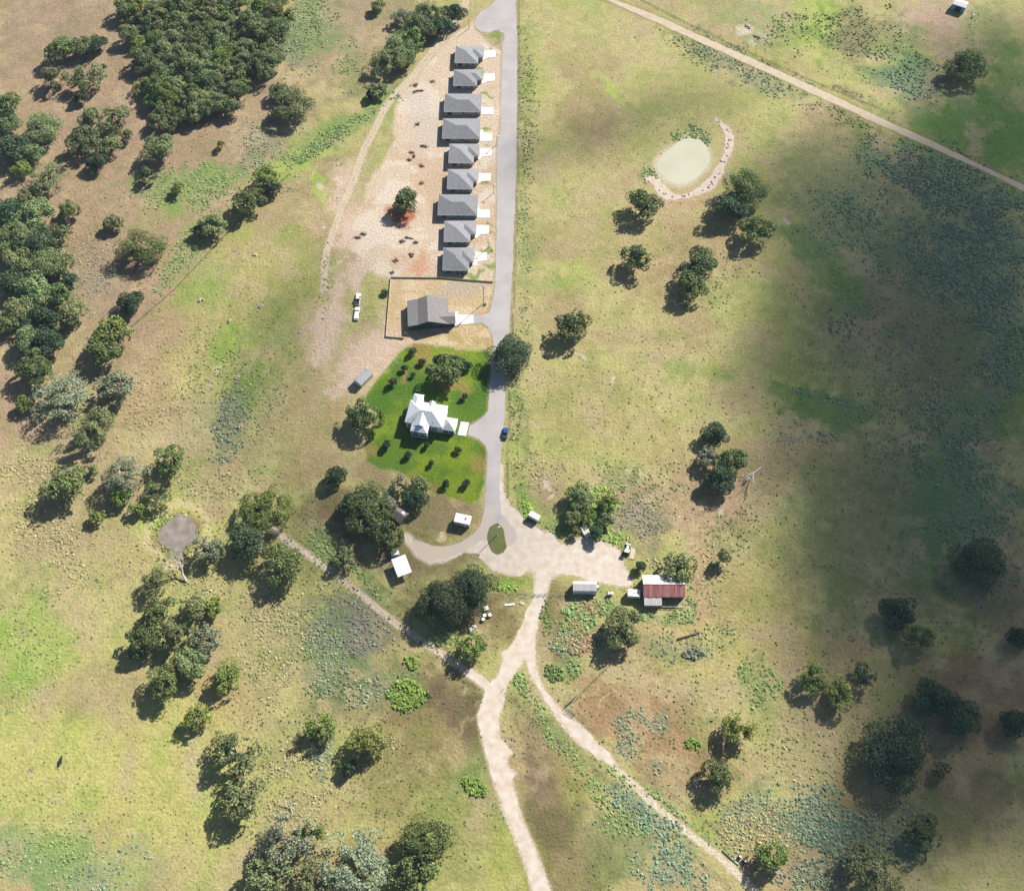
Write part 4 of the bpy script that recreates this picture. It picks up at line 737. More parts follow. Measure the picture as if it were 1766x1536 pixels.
# south two storey porch with pyramid roof
pw = 7.0; px0 = x0+3.1; py0 = y0-3.6
MB().box(px0+.3, px0+pw-.3, y0-1.2, y0+1, -.05, ZE-.14).obj('wing_wall', M_WALLW, t)
gable(px0+.2, px0+pw-.2, y0-1.4, y0+d*.48, ZE+.02, 2.2, 'y').obj('cross_roof', M_WMET, t)
pr = hip(px0, px0+pw, py0, py0+pw*.9, ZE-.02, 1.6).obj('porch_roof', M_WMET, t)
MB().box(px0+.2, px0+pw-.2, py0+.2, y0-1.2, 2.2, 2.4).box(px0+.2, px0+pw-.2, py0+.2, y0-1.2, 0, .15).obj('porch_floor', M_WALLW, t)
for xx in (px0+.3, px0+pw/2, px0+pw-.3):
    MB().box(xx-.12, xx+.12, py0+.2, py0+.44, 0, ZE-.2).obj('porch_post', M_WALLW, t)
for zz in (.15, 2.4): MB().box(px0+.3, px0+pw-.3, py0+.24, py0+.3, zz+.75, zz+.85).box(px0+.3, px0+pw-.3, py0+.24, py0+.3, zz+.05, zz+.12).obj('railing', M_WALLW, t)
MB().box(px0+.45, px0+pw-.45, py0+.5, py0+.56, .2, 2.15).box(px0+.45, px0+pw-.45, py0+.5, py0+.56, 2.45, ZE-.3).obj('screen', M_GLASS, t)
# east garage wing
gw = 5.9; gx0 = x1-1.0; gy0_ = y0+.2; gy1_ = y0+6.2; zg = 3.0
MB().box(gx0+.2, x1+gw-1-.3, gy0_+.35, gy1_-.3, -.05, zg-.1).obj('garage_wall', M_WALLW, t)
hip(gx0, x1+gw-1, gy0_, gy1_, zg, 1.5).obj('garage_roof', M_WMET, t)
for xx in (gx0+1.8, gx0+4.1): window(t, xx+.2, gy0_+.35, .5, 1.9, 1.5, 's')
for xx in (x1-4.6, x1-3.4, x1-2.2): window(t, xx-1, y0+ov, 1.0, .75, 1.3, 's')
for xx in (x1-4.6, x1-2.6): window(t, xx-.6, y0+ov, 3.1, .7, .8, 's')
for yy in (-3, 0, 3): window(t, x0+ov, yy, 1.2, .9, 1.3, 'w')
window(t, x0+1.6, y0+ov, 1.0, .8, 1.3, 's'); window(t, x0+5, y1-ov, 1.0, .9, 1.3, 'n'); window(t, x0+10, y1-ov, 1.0, .9, 1.3, 'n')
MB().box(x1+gw-1.3, x1+gw-1.24, gy0_+1.4, gy0_+2.5, 0, 2.2).obj('garage_door', M_DARK, t)
MB().tube((x0+3.6, y0+1.6, ZE+.2), (x0+3.6, y0+1.6, ZE+1.4), .12, .12).tube((x1-4.2, y0+1.2, ZE+.2), (x1-4.2, y0+1.2, ZE+1.1), .12, .12).obj('vent_pipe', M_DARK, r)
sheet_px('driveway', [(795,727),(809,728.5),(803.5,752),(789,750)], .14, M_CONC, None, 'structure')
# small buildings ------------------------------------------------------------
P, w, d, a = rect([(786.8,883.9),(814.2,889.8),(809,904.8),(782.2,898.8)], 3.1)
t = thing('tiny_house', 'box shaped white roofed cabin with pinkish walls left of the road fork', 'cabin', P, a)
MB().box(-w/2+.1, w/2-.1, -d/2+.1, d/2-.1, .15, 2.95).obj('wall', mat('pink_beige_siding', (.42, .34, .32), .8), t)
r = hip(-w/2, w/2, -d/2, d/2, 3.1, .25).obj('roof', M_WALLW, t); MB().tube((1.2, .3, 3.2), (1.2, .3, 3.65), .3, .3, 8).obj('roof_vent', M_DARK, r)
MB().box(-w/2+.3, w/2-.3, -d/2+.3, d/2-.3, -.05, .15).obj('base', M_DARK, t); window(t, -1, -d/2+.1, 1.1, 1.0, .9, 's'); window(t, w/2-.1, 0, 1.1, .8, .8, 'e')
dr = MB().box(.8, 1.7, -d/2+.04, -d/2+.1, .2, 2.2).obj('door', M_FASC, t); MB().ball((.95, -d/2+.02, 1.2), .05, .05, .05, 6, 4).obj('handle', M_MET, dr)
P, w, d, a = rect([(626.0,632.6),(641.3,641.8),(625.2,666.5),(612.2,655.2)], 2.5)
t = thing('garden_shed', 'grey roofed cream garden shed above the large lawn side oak', 'shed', P, a)
wall_gable(-w/2+.15, w/2-.15, -d/2+.15, d/2-.15, 2.4, .9, 'y', .15).obj('wall', M_CREAM, t)
gable(-w/2, w/2, -d/2, d/2, 2.5, .9, 'y').obj('roof', mat('pale_grey_shingles', (.27, .27, .28), .85, scale=1), t); MB().box(-.6, .6, -d/2+.08, -d/2+.15, 0, 1.9).obj('door', M_FASC, t)
P, w, d, a = rect([(674.4,965),(697.6,956),(711.8,985.6),(686.4,994.8)], 2.9)
t = thing('carport', 'flat white square carport roof below the huge oak', 'carport', P, a)
MB().add([(-w/2, -d/2, 2.9), (w/2, -d/2, 2.9), (w/2, d/2, 3.1), (-w/2, d/2, 3.1), (-w/2, -d/2, 2.75), (w/2, -d/2, 2.75), (w/2, d/2, 2.95), (-w/2, d/2, 2.95)], [(0, 1, 2, 3), (7, 6, 5, 4), (0, 4, 5, 1), (1, 5, 6, 2), (2, 6, 7, 3), (3, 7, 4, 0)]).obj('roof', M_WALLW, t)
for sx in (-1, 1):
    for sy in (-1, 1): MB().box(sx*(w/2-.3)-.06, sx*(w/2-.3)+.06, sy*(d/2-.3)-.06, sy*(d/2-.3)+.06, 0, 2.78).obj('post', M_MET, t)
def box_trailer(name, label, cat, pts, z, wall, roofm, vent=None):
    P, w, d, a = rect(pts, z); t = thing(name, label, cat, P, a)
    MB().box(-w/2, w/2, -d/2, d/2, .45, z-.12).obj('body', wall, t, bevel=.08)
    MB().box(-w/2+.01, w/2-.01, -d/2+.01, d/2-.01, z-.12, z).obj('roof', roofm, t, bevel=.03)
    for sx in (-.5, .5):
        for sy in (-1, 1): MB().tube((sx*1.1, sy*(d/2-.25), .36), (sx*1.1, sy*(d/2-.02), .36), .34, .34, 12).obj('wheel', M_DARK, t)
    MB().tube((w/2, .5, .5), (w/2+1.0, 0, .45), .05, .05).tube((w/2, -.5, .5), (w/2+1.0, 0, .45), .05, .05).obj('hitch', M_DARK, t)
    if vent: MB().box(-.25, .25, -.25, .25, z, z+.15).obj('roof_vent', M_ACU, t)
    dr = MB().box(.4, 1.0, -d/2-.03, -d/2, .6, z-.3).obj('door', M_FASC, t); return t
box_trailer('utility_trailer', 'small pale blue white trailer tucked behind the square carport', 'trailer', [(673.4,950),(687.4,948.4),(688,955.4),(675,957.6)], 2.0, M_WALLW, M_WALLW)
box_trailer('cargo_trailer', 'small white cargo trailer right of the road fork', 'trailer', [(915.6,880),(932.2,888.8),(928,897.6),(911,887)], 2.5, M_WALLW, M_WALLW)
box_trailer('camper_trailer', 'white camper parked against the left side of the barn', 'camper', [(1083.2,1015.2),(1104.6,1016.4),(1104,1028.6),(1082.4,1027)], 2.7, M_WALLW, M_WALLW, True)
P, w, d, a = rect([(670,861),(683,866.5),(704.8,888.5),(682,903)], 2.8)
P = G(684, 881, 2.8); P.z = 0
t = thing('cabin', 'brown roofed cabin half hidden under the huge oak', 'cabin', P, math.radians(-42))
wall_gable(-6.5, 4.0, -2.6, 2.6, 2.6, 1.1, 'x', .3).obj('wall', M_WTAN, t); r = gable(-6.8, 4.3, -2.9, 2.9, 2.7, 1.2, 'x').obj('roof', mat('brown_shingles', (.16, .13, .12), .9, scale=1.2), t)
MB().box(2.2, 3.6, .3, 1.5, 3.2, 3.95).obj('roof_cooler', M_WALLW, r, bevel=.05); window(t, 4.0, 0, 1.0, 1.0, 1.0, 'e'); MB().box(-1, -.1, -2.66, -2.6, 0, 2.0).obj('door', M_DOOR, t)
# barn
M_RED = mat('rusty_red_sheet', (.26, .055, .045), .6, col2=(.40, .20, .19), scale=1.2, vscale=(1.6, .12, .12), spec=.4)
M_BW = mat('weathered_white_sheet', (.58, .57, .58), .5, col2=(.44, .43, .46), scale=.6, spec=.4)
M_GS = mat('grey_roof_sheet', (.34, .30, .29), .6, col2=(.42, .41, .40), scale=1.0, vscale=(1.6, .12, .12))
ze = 3.2
P, w, d, a = rect([(1107.0,991),(1180.6,992),(1180.2,1028.6),(1109.6,1029.4)], ze)
t = thing('barn', 'barn with rusty red south roof and white north slope', 'barn', P, a)
x0, x1, y0, y1 = -w/2, w/2, -d/2, d/2; hh = 1.9; ym = 0
wall_gable(x0+.3, x1-.3, y0+.3, y1-.3, ze-.1, hh, 'x', .3).obj('wall', mat('weathered_boards', (.10, .075, .06), .9, scale=2), t)
def corrug(xa, xb, ya, yb, za, zb, n, name, m, parent, hgt=.05):
    V = []; F = []
    for i in range(n+1):
        x = xa+(xb-xa)*i/n; o = hgt if i % 2 else 0
        V += [(x, ya, za+o), (x, yb, zb+o), (x, ya, za+o-.06), (x, yb, zb+o-.06)]
    for i in range(n): k = 4*i; F += [(k, k+4, k+5, k+1), (k+2, k+3, k+7, k+6), (k, k+2, k+6, k+4), (k+1, k+5, k+7, k+3)]
    return MB().add(V, F).obj(name, m, parent)
M_RD2 = mat('faded_pink_sheet', (.34, .15, .14), .6, col2=(.22, .07, .06), scale=.9, vscale=(1.6, .3, .3)); M_RD3 = mat('dark_rusted_sheet', (.10, .05, .065), .6, col2=(.30, .10, .09), scale=.8, vscale=(1.6, .35, .35))
rnd = random.Random(4); nsh = 16
for k in range(nsh):
    xa = x0+w*k/nsh; xb = x0+w*(k+1)/nsh-.02; dz = rnd.uniform(0, .04)
    corrug(xa, xb, y0-rnd.uniform(0, .15), ym, ze+dz, ze+hh+dz, 6, 'roof_sheet', [M_RED, M_RD2, M_RED, M_RD3, M_RED, M_RD2, M_RD3, M_RED][(k*5+k//3) % 8], t)
    corrug(xa, xb, ym+.02, y1+rnd.uniform(0, .12), ze+hh+dz, ze+dz, 6, 'roof_sheet', M_BW, t)
MB().tube((x0, ym+.01, ze+hh+.05), (x1, ym+.01, ze+hh+.05), .12, .12).obj('ridge_cap', M_BW, t)
lw = (1140.6-1110.4)/scl(1035)
for k in range(6):
    corrug(x0+.3+lw*k/6, x0+.3+lw*(k+1)/6-.02, y0-3.0, y0+.1, ze-.85, ze-.15, 6, 'lean_to_sheet', M_GS, t)
MB().box(x0+.5, x0+lw+.1, y0-2.8, y0+.25, -.05, 2.2).obj('lean_to_wall', M_WTAN, t)
MB().box(x0+lw+.3, x1-.4, y0-3.0, y0-2.9, .8, .95).box(x0+lw+.3, x1-.4, y0-3.0, y0-2.9, .3, .42).obj('corral_rail', M_FASC, t)
for xx in np.linspace(x0+lw+.5, x1-.5, 5): MB().box(xx-.07, xx+.07, y0-3.0, y0-2.86, -.05, 1.2).obj('corral_post', M_DOOR, t)
# long metal shelter
P, w, d, a = rect([(988.3,1001.6),(1029.6,1002.4),(1028.8,1021.8),(988,1021.4)], 2.7)
t = thing('metal_shelter', 'long ribbed metal shelter on the right of the track gate', 'shelter', P, a)
x0, x1 = -w/2, w/2; prof = [(-d/2, 2.3), (-d*.36, 2.95), (d*.22, 3.25), (d/2, 2.7)]
for nm, k, m in (('roof_sheet', 0, mat('pale_blue_sheet', (.42, .50, .56), .5)), ('roof_sheet', 1, mat('brown_grey_sheet', (.27, .245, .25), .65, col2=(.36, .34, .34), scale=1, vscale=(2.2, .1, .1))), ('roof_sheet', 2, M_MET)):
    nn = 12
    for q in range(nn): corrug(x0+w*q/nn, x0+w*(q+1)/nn-.03, prof[k][0], prof[k+1][0]-.01, prof[k][1], prof[k+1][1], 4, nm, m, t, .05)
MB().box(x0+.1, x1-.1, -d/2+.15, d/2-.15, -.05, 2.25).obj('wall', M_MET, t)
MB().box(x1, x1+.9, .2, 1.2, .2, 1.6).obj('propane_cabinet', M_WALLW, t, bevel=.1)
# metal barn top right
P, w, d, a = rect([(1647,-3),(1672,5),(1664,14),(1644,7)], 3.4)
t = thing('white_barn', 'white roofed barn cut by the top edge at right', 'barn', P, a)
wall_gable(-w/2+.1, w/2-.1, -d/2+.1, d/2-.1, 3.3, .8, 'x', .1).obj('wall', mat('blue_metal_wall', (.16, .30, .38), .5), t); gable(-w/2, w/2, -d/2, d/2, 3.4, .8, 'x').obj('roof', M_WALLW, t)
MB().box(-1.5, 1.5, -d/2+.05, -d/2+.1, 0, 2.8).obj('door', M_DARK, t)

# ================================================================ VEHICLES AND SMALL OBJECTS
def vehicle(name, label, cat, loc, ang, L, Wd, col, kind):
    """front towards +y"""
    t = thing(name, label, cat, loc, ang); paint = mat('paint_'+name, col, .3, spec=.5, coat=.6); wd = Wd/2
    if kind == 'pickup': lo = [(-L/2, .45), (-L/2, 1.05), (-L*.12, 1.08), (L*.18, 1.1), (L*.42, 1.0), (L/2, .8), (L/2, .4)]; ca = [(-L*.12, 1.08), (-L*.10, 1.78), (L*.10, 1.80), (L*.22, 1.1)]
    else: lo = [(-L/2, .4), (-L/2, .95), (-L*.34, 1.02), (L*.2, 1.0), (L*.42, .85), (L/2, .65), (L/2, .35)]; ca = [(-L*.42, 1.0), (-L*.30, 1.5), (L*.04, 1.52), (L*.24, 1.0)]
    def ext(prof, w0, w1=None):
        w1 = w1 or w0; n = len(prof); zs = [p[1] for p in prof]; z0, z1 = min(zs), max(zs)
        f = lambda z: w0+(w1-w0)*(z-z0)/(z1-z0)
        return MB().add([(-f(z), y, z) for y, z in prof]+[(f(z), y, z) for y, z in prof], [tuple(range(n)), tuple(range(n, 2*n))[::-1]]+[(i, n+i, n+(i+1) % n, (i+1) % n) for i in range(n)])
    ext(lo, wd).obj('body', paint, t, bevel=.09)
    ext(ca, wd-.08, wd-.25).obj('windows', M_GLASS, t, bevel=.05)
    y0, y1 = ca[1][0], ca[2][0]; MB().box(-wd+.27, wd-.27, y0+.08, y1-.08, ca[1][1]-.04, ca[1][1]+.05).obj('roof', paint if kind != 'dark' else M_GLASS, t, bevel=.03)
    if kind == 'pickup':
        MB().box(-wd+.12, wd-.12, -L/2+.15, -L*.13, 1.0, 1.10).obj('bed_cover', M_DARK, t)
        MB().box(-wd, wd, L/2-.02, L/2+.10, .4, .62).obj('bumper', M_MET, t)
    for sx in (-1, 1):
        for sy in (-.32, .32):
            wh = MB().tube((sx*(wd-.22), sy*L, .36), (sx*(wd+.02), sy*L, .36), .36, .36, 14).obj('wheel', M_DARK, t); MB().tube((sx*(wd+.0), sy*L, .36), (sx*(wd+.03), sy*L, .36), .2, .2, 10).obj('rim', M_MET, wh)
        MB().box(sx*(wd-.3)-.18, sx*(wd-.3)+.18, L/2-.03, L/2+.04, .62, .76).obj('headlight', M_FASC, t)
        MB().box(sx*(wd+.08)-.1, sx*(wd+.08)+.1, ca[3][0]-.25, ca[3][0]-.05, 1.05, 1.25).obj('mirror', M_DARK, t)
    return t
a0 = math.radians(-3)
vehicle('pickup_truck', 'white pickup truck with dark cover towing a white trailer', 'pickup', G(617.6, 517.5), a0, 6.2, 2.05, (.72, .72, .70), 'pickup')
t = thing('flatbed_trailer', 'white flat trailer hitched behind the white pickup', 'trailer', G(616.0, 541.5), a0)
MB().box(-1.05, 1.05, -3.1, 2.9, .55, .75).obj('deck', M_WALLW, t, bevel=.03)
MB().box(-1.0, 1.0, 1.2, 2.9, .75, 1.15).box(-1.0, 1.0, -3.0, -1.2, .75, 1.0).obj('load', M_WALLW, t, bevel=.06)
for sx in (-1, 1):
    MB().box(sx*1.1-.14, sx*1.1+.14, -1.0, .2, .4, .8).obj('fender', M_DARK, t, bevel=.03)
    for yy in (-.75, 0): MB().tube((sx*.95, yy, .36), (sx*1.15, yy, .36), .34, .34, 12).obj('wheel', M_DARK, t)
MB().tube((0, 2.9, .6), (0, 4.0, .55), .07, .07).obj('tongue', M_DARK, t)
MB().box(-1.0, 1.0, -3.6, -3.1, .3, .7).obj('ramp', M_MET, t)
vehicle('blue_pickup', 'blue pickup parked on the right edge of the road', 'pickup', G(871.6, 748), math.radians(-5), 5.2, 2.0, (.012, .06, .22), 'pickup')
vehicle('parked_car', 'dark blue car with pale hood parked under the huge oak', 'car', G(661.5, 934.5), math.radians(80), 4.6, 1.85, (.04, .10, .16), 'car')
t = thing('tractor', 'small light blue tractor at the far end of the turnaround', 'tractor', G(1081, 950), math.radians(-14))
MB().box(-.45, .45, -.2, 1.9, .7, 1.35).obj('hood', mat('tractor_blue', (.45, .58, .66), .4), t, bevel=.1)
MB().box(-.8, .8, -1.5, -.1, .6, 1.0).obj('frame', M_DARK, t, bevel=.05); MB().box(-.3, .3, -1.1, -.5, 1.0, 1.6).obj('seat', M_DARK, t, bevel=.08)
MB().box(-.9, .9, -1.5, -.1, 2.2, 2.3).obj('canopy', M_WALLW, t, bevel=.04)
for sx in (-1, 1):
    for yy in (-1.4, -.2): MB().tube((sx*.8, yy, .9), (sx*.8, yy, 2.2), .04, .04).obj('canopy_post', M_DARK, t)
    MB().tube((sx*.75, -1.0, .75), (sx*1.15, -1.0, .75), .75, .75, 16).obj('wheel', M_DARK, t); MB().tube((sx*.5, 1.4, .45), (sx*.75, 1.4, .45), .45, .45, 14).obj('wheel', M_DARK, t)
MB().box(-1.0, 1.0, 2.3, 2.9, .2, .7).obj('loader_bucket', M_MET, t, bevel=.05)
M_PLK = mat('weathered_planks', (.46, .40, .28), .9, scale=3)
t = thing('plank_stack', 'pile of pale planks beside the small tractor', 'planks', G(1090.5, 954.5), math.radians(-13))
for k in range(6): MB().box(-.85+.29*k, -.60+.29*k, -2.3+.15*(k % 2), 2.3-.1*(k % 3), .05, .22+.03*(k % 2)).obj('plank', M_PLK, t)
t = thing('metal_sheet', 'bent cream corrugated metal sheet leaning by the thicket', 'metal sheet', G(1009.5, 917), math.radians(28))
corrug(-1.3, 1.3, -2.4, 2.0, .25, 1.5, 14, 'sheet', mat('cream_sheet', (.58, .54, .42), .6), t, .08); MB().box(-.9, .9, -.3, 1.2, 0, .9).obj('support', M_DOOR, t)
t = thing('orange_bucket', 'orange bucket standing before the bent metal sheet', 'bucket', G(1011.3, 937))
MB().tube((0, 0, 0), (0, 0, .55), .35, .45, 12).obj('bucket', mat('orange_plastic', (.75, .35, .06), .5), t); MB().tube((0, 0, .56), (0, 0, .6), .47, .47, 12).obj('rim', M_WALLW, t)
BX = mat('white_box_paint', (.62, .64, .60), .7)
for X, Y, s, an, lab in [(838.5,1049.5,1.5,20,'largest white bee box, highest of the group'),(835.8,1062,1.05,10,'white bee box left below the largest one'),(845.0,1061.2,1.05,25,'white bee box right below the largest one'),(833.3,1068.6,1.0,8,'pinkish white bee box lowest of the upper group'),(818,1081,1.1,30,'small white bee box near bright tree, upper one'),(813.4,1086,1.25,30,'white bee box near bright tree, left lower one'),(817.2,1090,.8,30,'smallest pale bee box touching the lowest white one')]:
    t = thing('bee_box', lab, 'bee box', G(X, Y), math.radians(an), 'white bee boxes below the dark trees')
    MB().box(-s/2, s/2, -s/2, s/2, 0, .9).obj('body', BX, t, bevel=.02); ld = MB().box(-s/2-.04, s/2+.04, -s/2-.04, s/2+.04, .9, 1.0).obj('lid', M_WALLW, t, bevel=.02)
    MB().box(-.08, .08, -.08, .08, 1.0, 1.05).obj('handle', M_ACU, ld)
t = thing('white_board', 'long white board lying left of the track gate', 'board', G(879, 1042.5), math.radians(6)); MB().box(-1.9, 1.9, -.35, .35, .15, .28).obj('panel', M_WALLW, t, bevel=.02); MB().box(-1.6, -1.4, -.3, .3, 0, .15).box(1.4, 1.6, -.3, .3, 0, .15).obj('batten', M_DOOR, t)
t = thing('tan_pallet', 'tan pallet lying between white board and track', 'pallet', G(900.6, 1040), math.radians(-22))
for k in range(5): MB().box(-1.05, 1.05, -.52+.22*k, -.36+.22*k, .2, .24).obj('slat', mat('tan_wood', (.55, .40, .27), .9), t)
MB().box(-1.05, -.95, -.5, .5, 0, .2).box(.95, 1.05, -.5, .5, 0, .2).obj('runner', M_DOOR, t)
t = thing('pipe_pile', 'grey pipes lying by the fence left of the track', 'pipes', G(902, 1030), math.radians(-8))
for k in range(3): MB().tube((-1.5, .16*k, .1), (1.4, .16*k-.1, .1), .07, .07).obj('pipe', M_MET, t)
t = thing('utility_tanks', 'two white tanks between shelter and camper', 'tanks', G(1052, 1025))
MB().tube((-.55, 0, 0), (-.55, 0, 1.2), .5, .5, 12).ball((-.55, 0, 1.2), .5, .5, .25, 12, 6).obj('tank', M_WALLW, t); MB().tube((.6, .1, 0), (.6, .1, 1.1), .6, .6, 12).ball((.6, .1, 1.1), .6, .6, .25, 12, 6).obj('tank', M_WALLW, t)
t = thing('fallen_log', 'long dark log lying in grass right of the weeds', 'log', G(1188, 1096), math.radians(17))
MB().tube((-4.2, 0, .35), (4.2, 0, .35), .42, .3, 9).obj('trunk', mat('dark_log', (.10, .07, .055), .9, scale=4, bump=.04), t); MB().tube((-1, 0, .5), (.4, .9, .9), .14, .06, 6).tube((2, 0, .5), (2.9, -.7, .8), .1, .04, 6).obj('branch_stub', M_DEAD, t)
# well head
t = thing('water_well', 'dark pump units on a white crushed stone pad', 'well', G(1280, 1482), math.radians(-40))
for x, y in ((-1.1, .3), (.9, .2)):
    q = MB().box(x-.55, x+.55, y-.6, y+.6, 0, 1.0).obj('housing', mat('dark_box', (.05, .05, .055), .6), t, bevel=.05); MB().box(x-.45, x+.45, y-.3, y+.3, 1.0, 1.12).obj('lid', M_FASC, q)
MB().tube((-1.6, -.9, .3), (1.6, -.9, .3), .1, .1).tube((0, .6, .2), (.4, 3.6, .2), .06, .06).obj('pipe', M_DOOR, t); MB().tube((0, -.3, 0), (0, -.3, 1.6), .18, .14, 10).obj('well_head', M_DARK, t)
t = thing('pipe_section', 'green pipe lying beside the white well pad', 'pipe', G(1262, 1481), math.radians(-44)); MB().tube((-4, 0, .2), (2.5, 0, .2), .16, .16).obj('pipe', mat('old_green_pipe', (.16, .19, .12), .7), t); MB().box(-.2, .2, -.3, .3, 0, .12).obj('block', M_FASC, t)
# cow
t = thing('cow', 'single black cow grazing on the bright lower left pasture', 'cow', G(107, 1311), math.radians(95)); M_COW = mat('black_hide', (.012, .011, .01), .7)
mb = MB().ball((0, 0, 1.0), 1.05, .36, .42, 12, 8).ball((-.75, 0, 1.05), .42, .34, .4, 10, 6).ball((.7, 0, 1.05), .45, .34, .42, 10, 6).tube((.95, 0, 1.15), (1.45, 0, .75), .22, .14, 8).ball((1.6, 0, .6), .28, .13, .16, 8, 6)
for x in (-.75, .7):
    for y in (-.2, .2): mb.tube((x, y, .85), (x-.05, y, .42), .12, .07, 7).tube((x-.05, y, .42), (x, y, 0), .06, .05, 7)
mb.tube((-1.15, 0, 1.2), (-1.25, 0, .55), .03, .05, 5).tube((1.38, -.1, .82), (1.36, -.3, .84), .05, .02, 5).tube((1.38, .1, .82), (1.36, .3, .84), .05, .02, 5)
mb.obj('body', M_COW, t); MB().tube((1.45, -.1, .85), (1.5, -.2, 1.0), .03, .01, 5).tube((1.45, .1, .85), (1.5, .2, 1.0), .03, .01, 5).obj('horn', M_DEAD, t)
t = thing('white_horse', 'small white horse standing right of the top barn', 'horse', G(1678, 29), math.radians(70)); mb = MB().ball((0, 0, 1.1), .95, .3, .36, 12, 8).tube((.7, 0, 1.25), (1.2, 0, 1.75), .2, .13, 8).ball((1.38, 0, 1.7), .3, .1, .13, 8, 6)
for x in (-.65, .6):
    for y in (-.18, .18): mb.tube((x, y, .95), (x-.04, y, .5), .11, .06, 7).tube((x-.04, y, .5), (x, y, 0), .055, .05, 7)
mb.obj('body', mat('white_hide', (.7, .69, .66), .7), t); MB().tube((-.95, 0, 1.25), (-1.15, 0, .5), .06, .03, 5).obj('tail', M_DEAD, t)
# dirt and brush heaps, gopher mounds with sand
M_DIRT = mat('red_brown_dirt', (.13, .075, .055), .95, scale=1.5, bump=.06); M_SAND = mat('pale_sand', A(220,200,180), .95, scale=2, bump=.05); M_BR = mat('brush_sticks', (.09, .06, .045), .9)
def heap(X, Y, rx, ry, an, lab, cat='brush pile', m=M_DIRT, h=.55, sticks=18, grp='dirt and brush heaps on the construction pad'):
    rnd = random.Random(int(X*3+Y)); t = thing('dirt_heap', lab, cat, G(X, Y), math.radians(an), grp); mb = MB()
    for k in range(7):
        u = rnd.uniform(-1, 1)*rx*.6; v = rnd.uniform(-1, 1)*ry*.6; mb.ball((u, v, 0), rx*rnd.uniform(.3, .5), ry*rnd.uniform(.35, .55), h*rnd.uniform(.5, 1), 9, 6, .35, rnd)
    mb.obj('mound', m, t); sk = MB()
    for k in range(sticks):
        p = Vector((rnd.uniform(-rx, rx), rnd.uniform(-ry, ry), rnd.uniform(.1, h))); q = p+Vector((rnd.uniform(-1, 1), rnd.uniform(-1, 1), rnd.uniform(.0, .5)))*.9; sk.tube(p, q, .06, .03, 4)
    if sticks: sk.obj('sticks', M_BR, t, kind='stuff')
for X, Y, rx, ry, an, lab in [(716,147,1.6,1.2,0,'upper left heap of the topmost brush pile group'),(746,141,1.5,1.1,0,'round heap right of the topmost brush group'),(724,157,2.2,.5,5,'long thin heap below the topmost brush group'),(716,159,1.1,1.0,0,'small heap at bottom of the topmost brush group'),(720,214,1.3,1.1,0,'single small heap in the upper grey patch'),(731,252,2.0,1.2,-10,'heap beside the fourth row house shadow'),(709,263,1.4,1.0,0,'upper piece of the hooked middle heap'),(714,271,.6,1.6,0,'right leg of the hooked middle heap'),(706,276,1.2,.9,0,'lower piece of the hooked middle heap'),(728,285,1.2,1.4,20,'narrow heap below the hooked middle heap'),(727,316,1.3,1.2,0,'round dark heap above the red dirt oak'),
 (627,404,1.5,1.0,0,'dark heap at left side of the lower pad'),(617,410,1.7,1.0,15,'pale left heap of the lower pad'),(694,417,1.4,1.1,0,'left heap beside the bent dark heap'),(706,411,2.3,.6,-15,'bent dark heap of the lower pad'),(717,418,1.3,1.0,0,'right heap beside the bent dark heap'),(710,440,1.4,1.2,0,'single dark heap near the last row house'),(682,450,1.4,1.2,30,'grey scraped heap at bottom of pad'),(677,470,1.2,.9,0,'lowest heap beside the fence corner')]: heap(X, Y, rx, ry, an, lab)
for X, Y, lab in [(346,518,'upper left sandy burrow mound in green field'),(398,553,'largest white burrow mound in green field'),(450,529,'small burrow mound right in the green field'),(409,652,'burrow mound at top of the weed strip'),(415,735,'burrow mound at bottom of the weed strip'),(440,440,'faint burrow mound high in green field')]: heap(X, Y, 1.6, 1.2, 40, lab, 'mound', M_SAND, .8, 0, 'burrow mounds in the green field')
for X, Y, lab in [(1290,46,'white rubble heap near the top edge right of road'),(1305,62,'small white rubble piece below the top rubble heap')]: heap(X, Y, 2.2, 1.4, -35, lab, 'rubble', M_SAND, .7, 10, 'white rubble near the top edge')
heap(1463, 150, 5.5, 1.6, -28, 'dark brush heap along the far side of gravel road', 'brush pile', M_DIRT, .8, 60, None) if False else None
t = thing('brush_row', 'dark brush heap along the far side of gravel road', 'brush pile', G(1463, 158), math.radians(-28)); mb = MB(); rnd = random.Random(2)
for k in range(160):
    p = Vector((rnd.uniform(-8, 8), rnd.gauss(0, .9), rnd.uniform(.1, .7))); mb.tube(p, p+Vector((rnd.uniform(-1.4, 1.4), rnd.uniform(-.8, .8), rnd.uniform(-.1, .4))), .07, .03, 4)
mb.obj('sticks', mat('purple_brown_sticks', (.13, .085, .08), .9), t, kind='stuff')
# poles
M_POLE = mat('pole_wood', (.24, .20, .15), .9); M_PMET = mat('pole_metal', (.46, .47, .46), .5)
def pole(X, Y, H, lab, lamp=False, cross=True):
    t = thing('street_lamp' if lamp else 'utility_pole', lab, 'street lamp' if lamp else 'utility pole', G(X, Y))
    MB().tube((0, 0, -.1), (0, 0, H), .16, .11, 8).obj('pole', M_PMET if lamp else M_POLE, t)
    if lamp: MB().tube((0, 0, H-.2), (.9, .1, H+.1), .06, .05).obj('arm', M_PMET, t); MB().box(.6, 1.3, -.15, .3, H, H+.16).obj('lamp_head', M_WALLW, t, bevel=.04)
    elif cross: MB().box(-1.1, 1.1, -.08, .08, H-.7, H-.55).obj('crossarm', M_POLE, t); MB().tube((.35, .1, H-2.2), (.35, .1, H-1.2), .26, .26, 10).obj('transformer', M_PMET, t)
pole(857, 923, 7.8, 'lamp post standing on the grass island at the fork', True)
pole(809, 49.5, 6.2, 'wooden pole at the top by the upper track end', False, False)
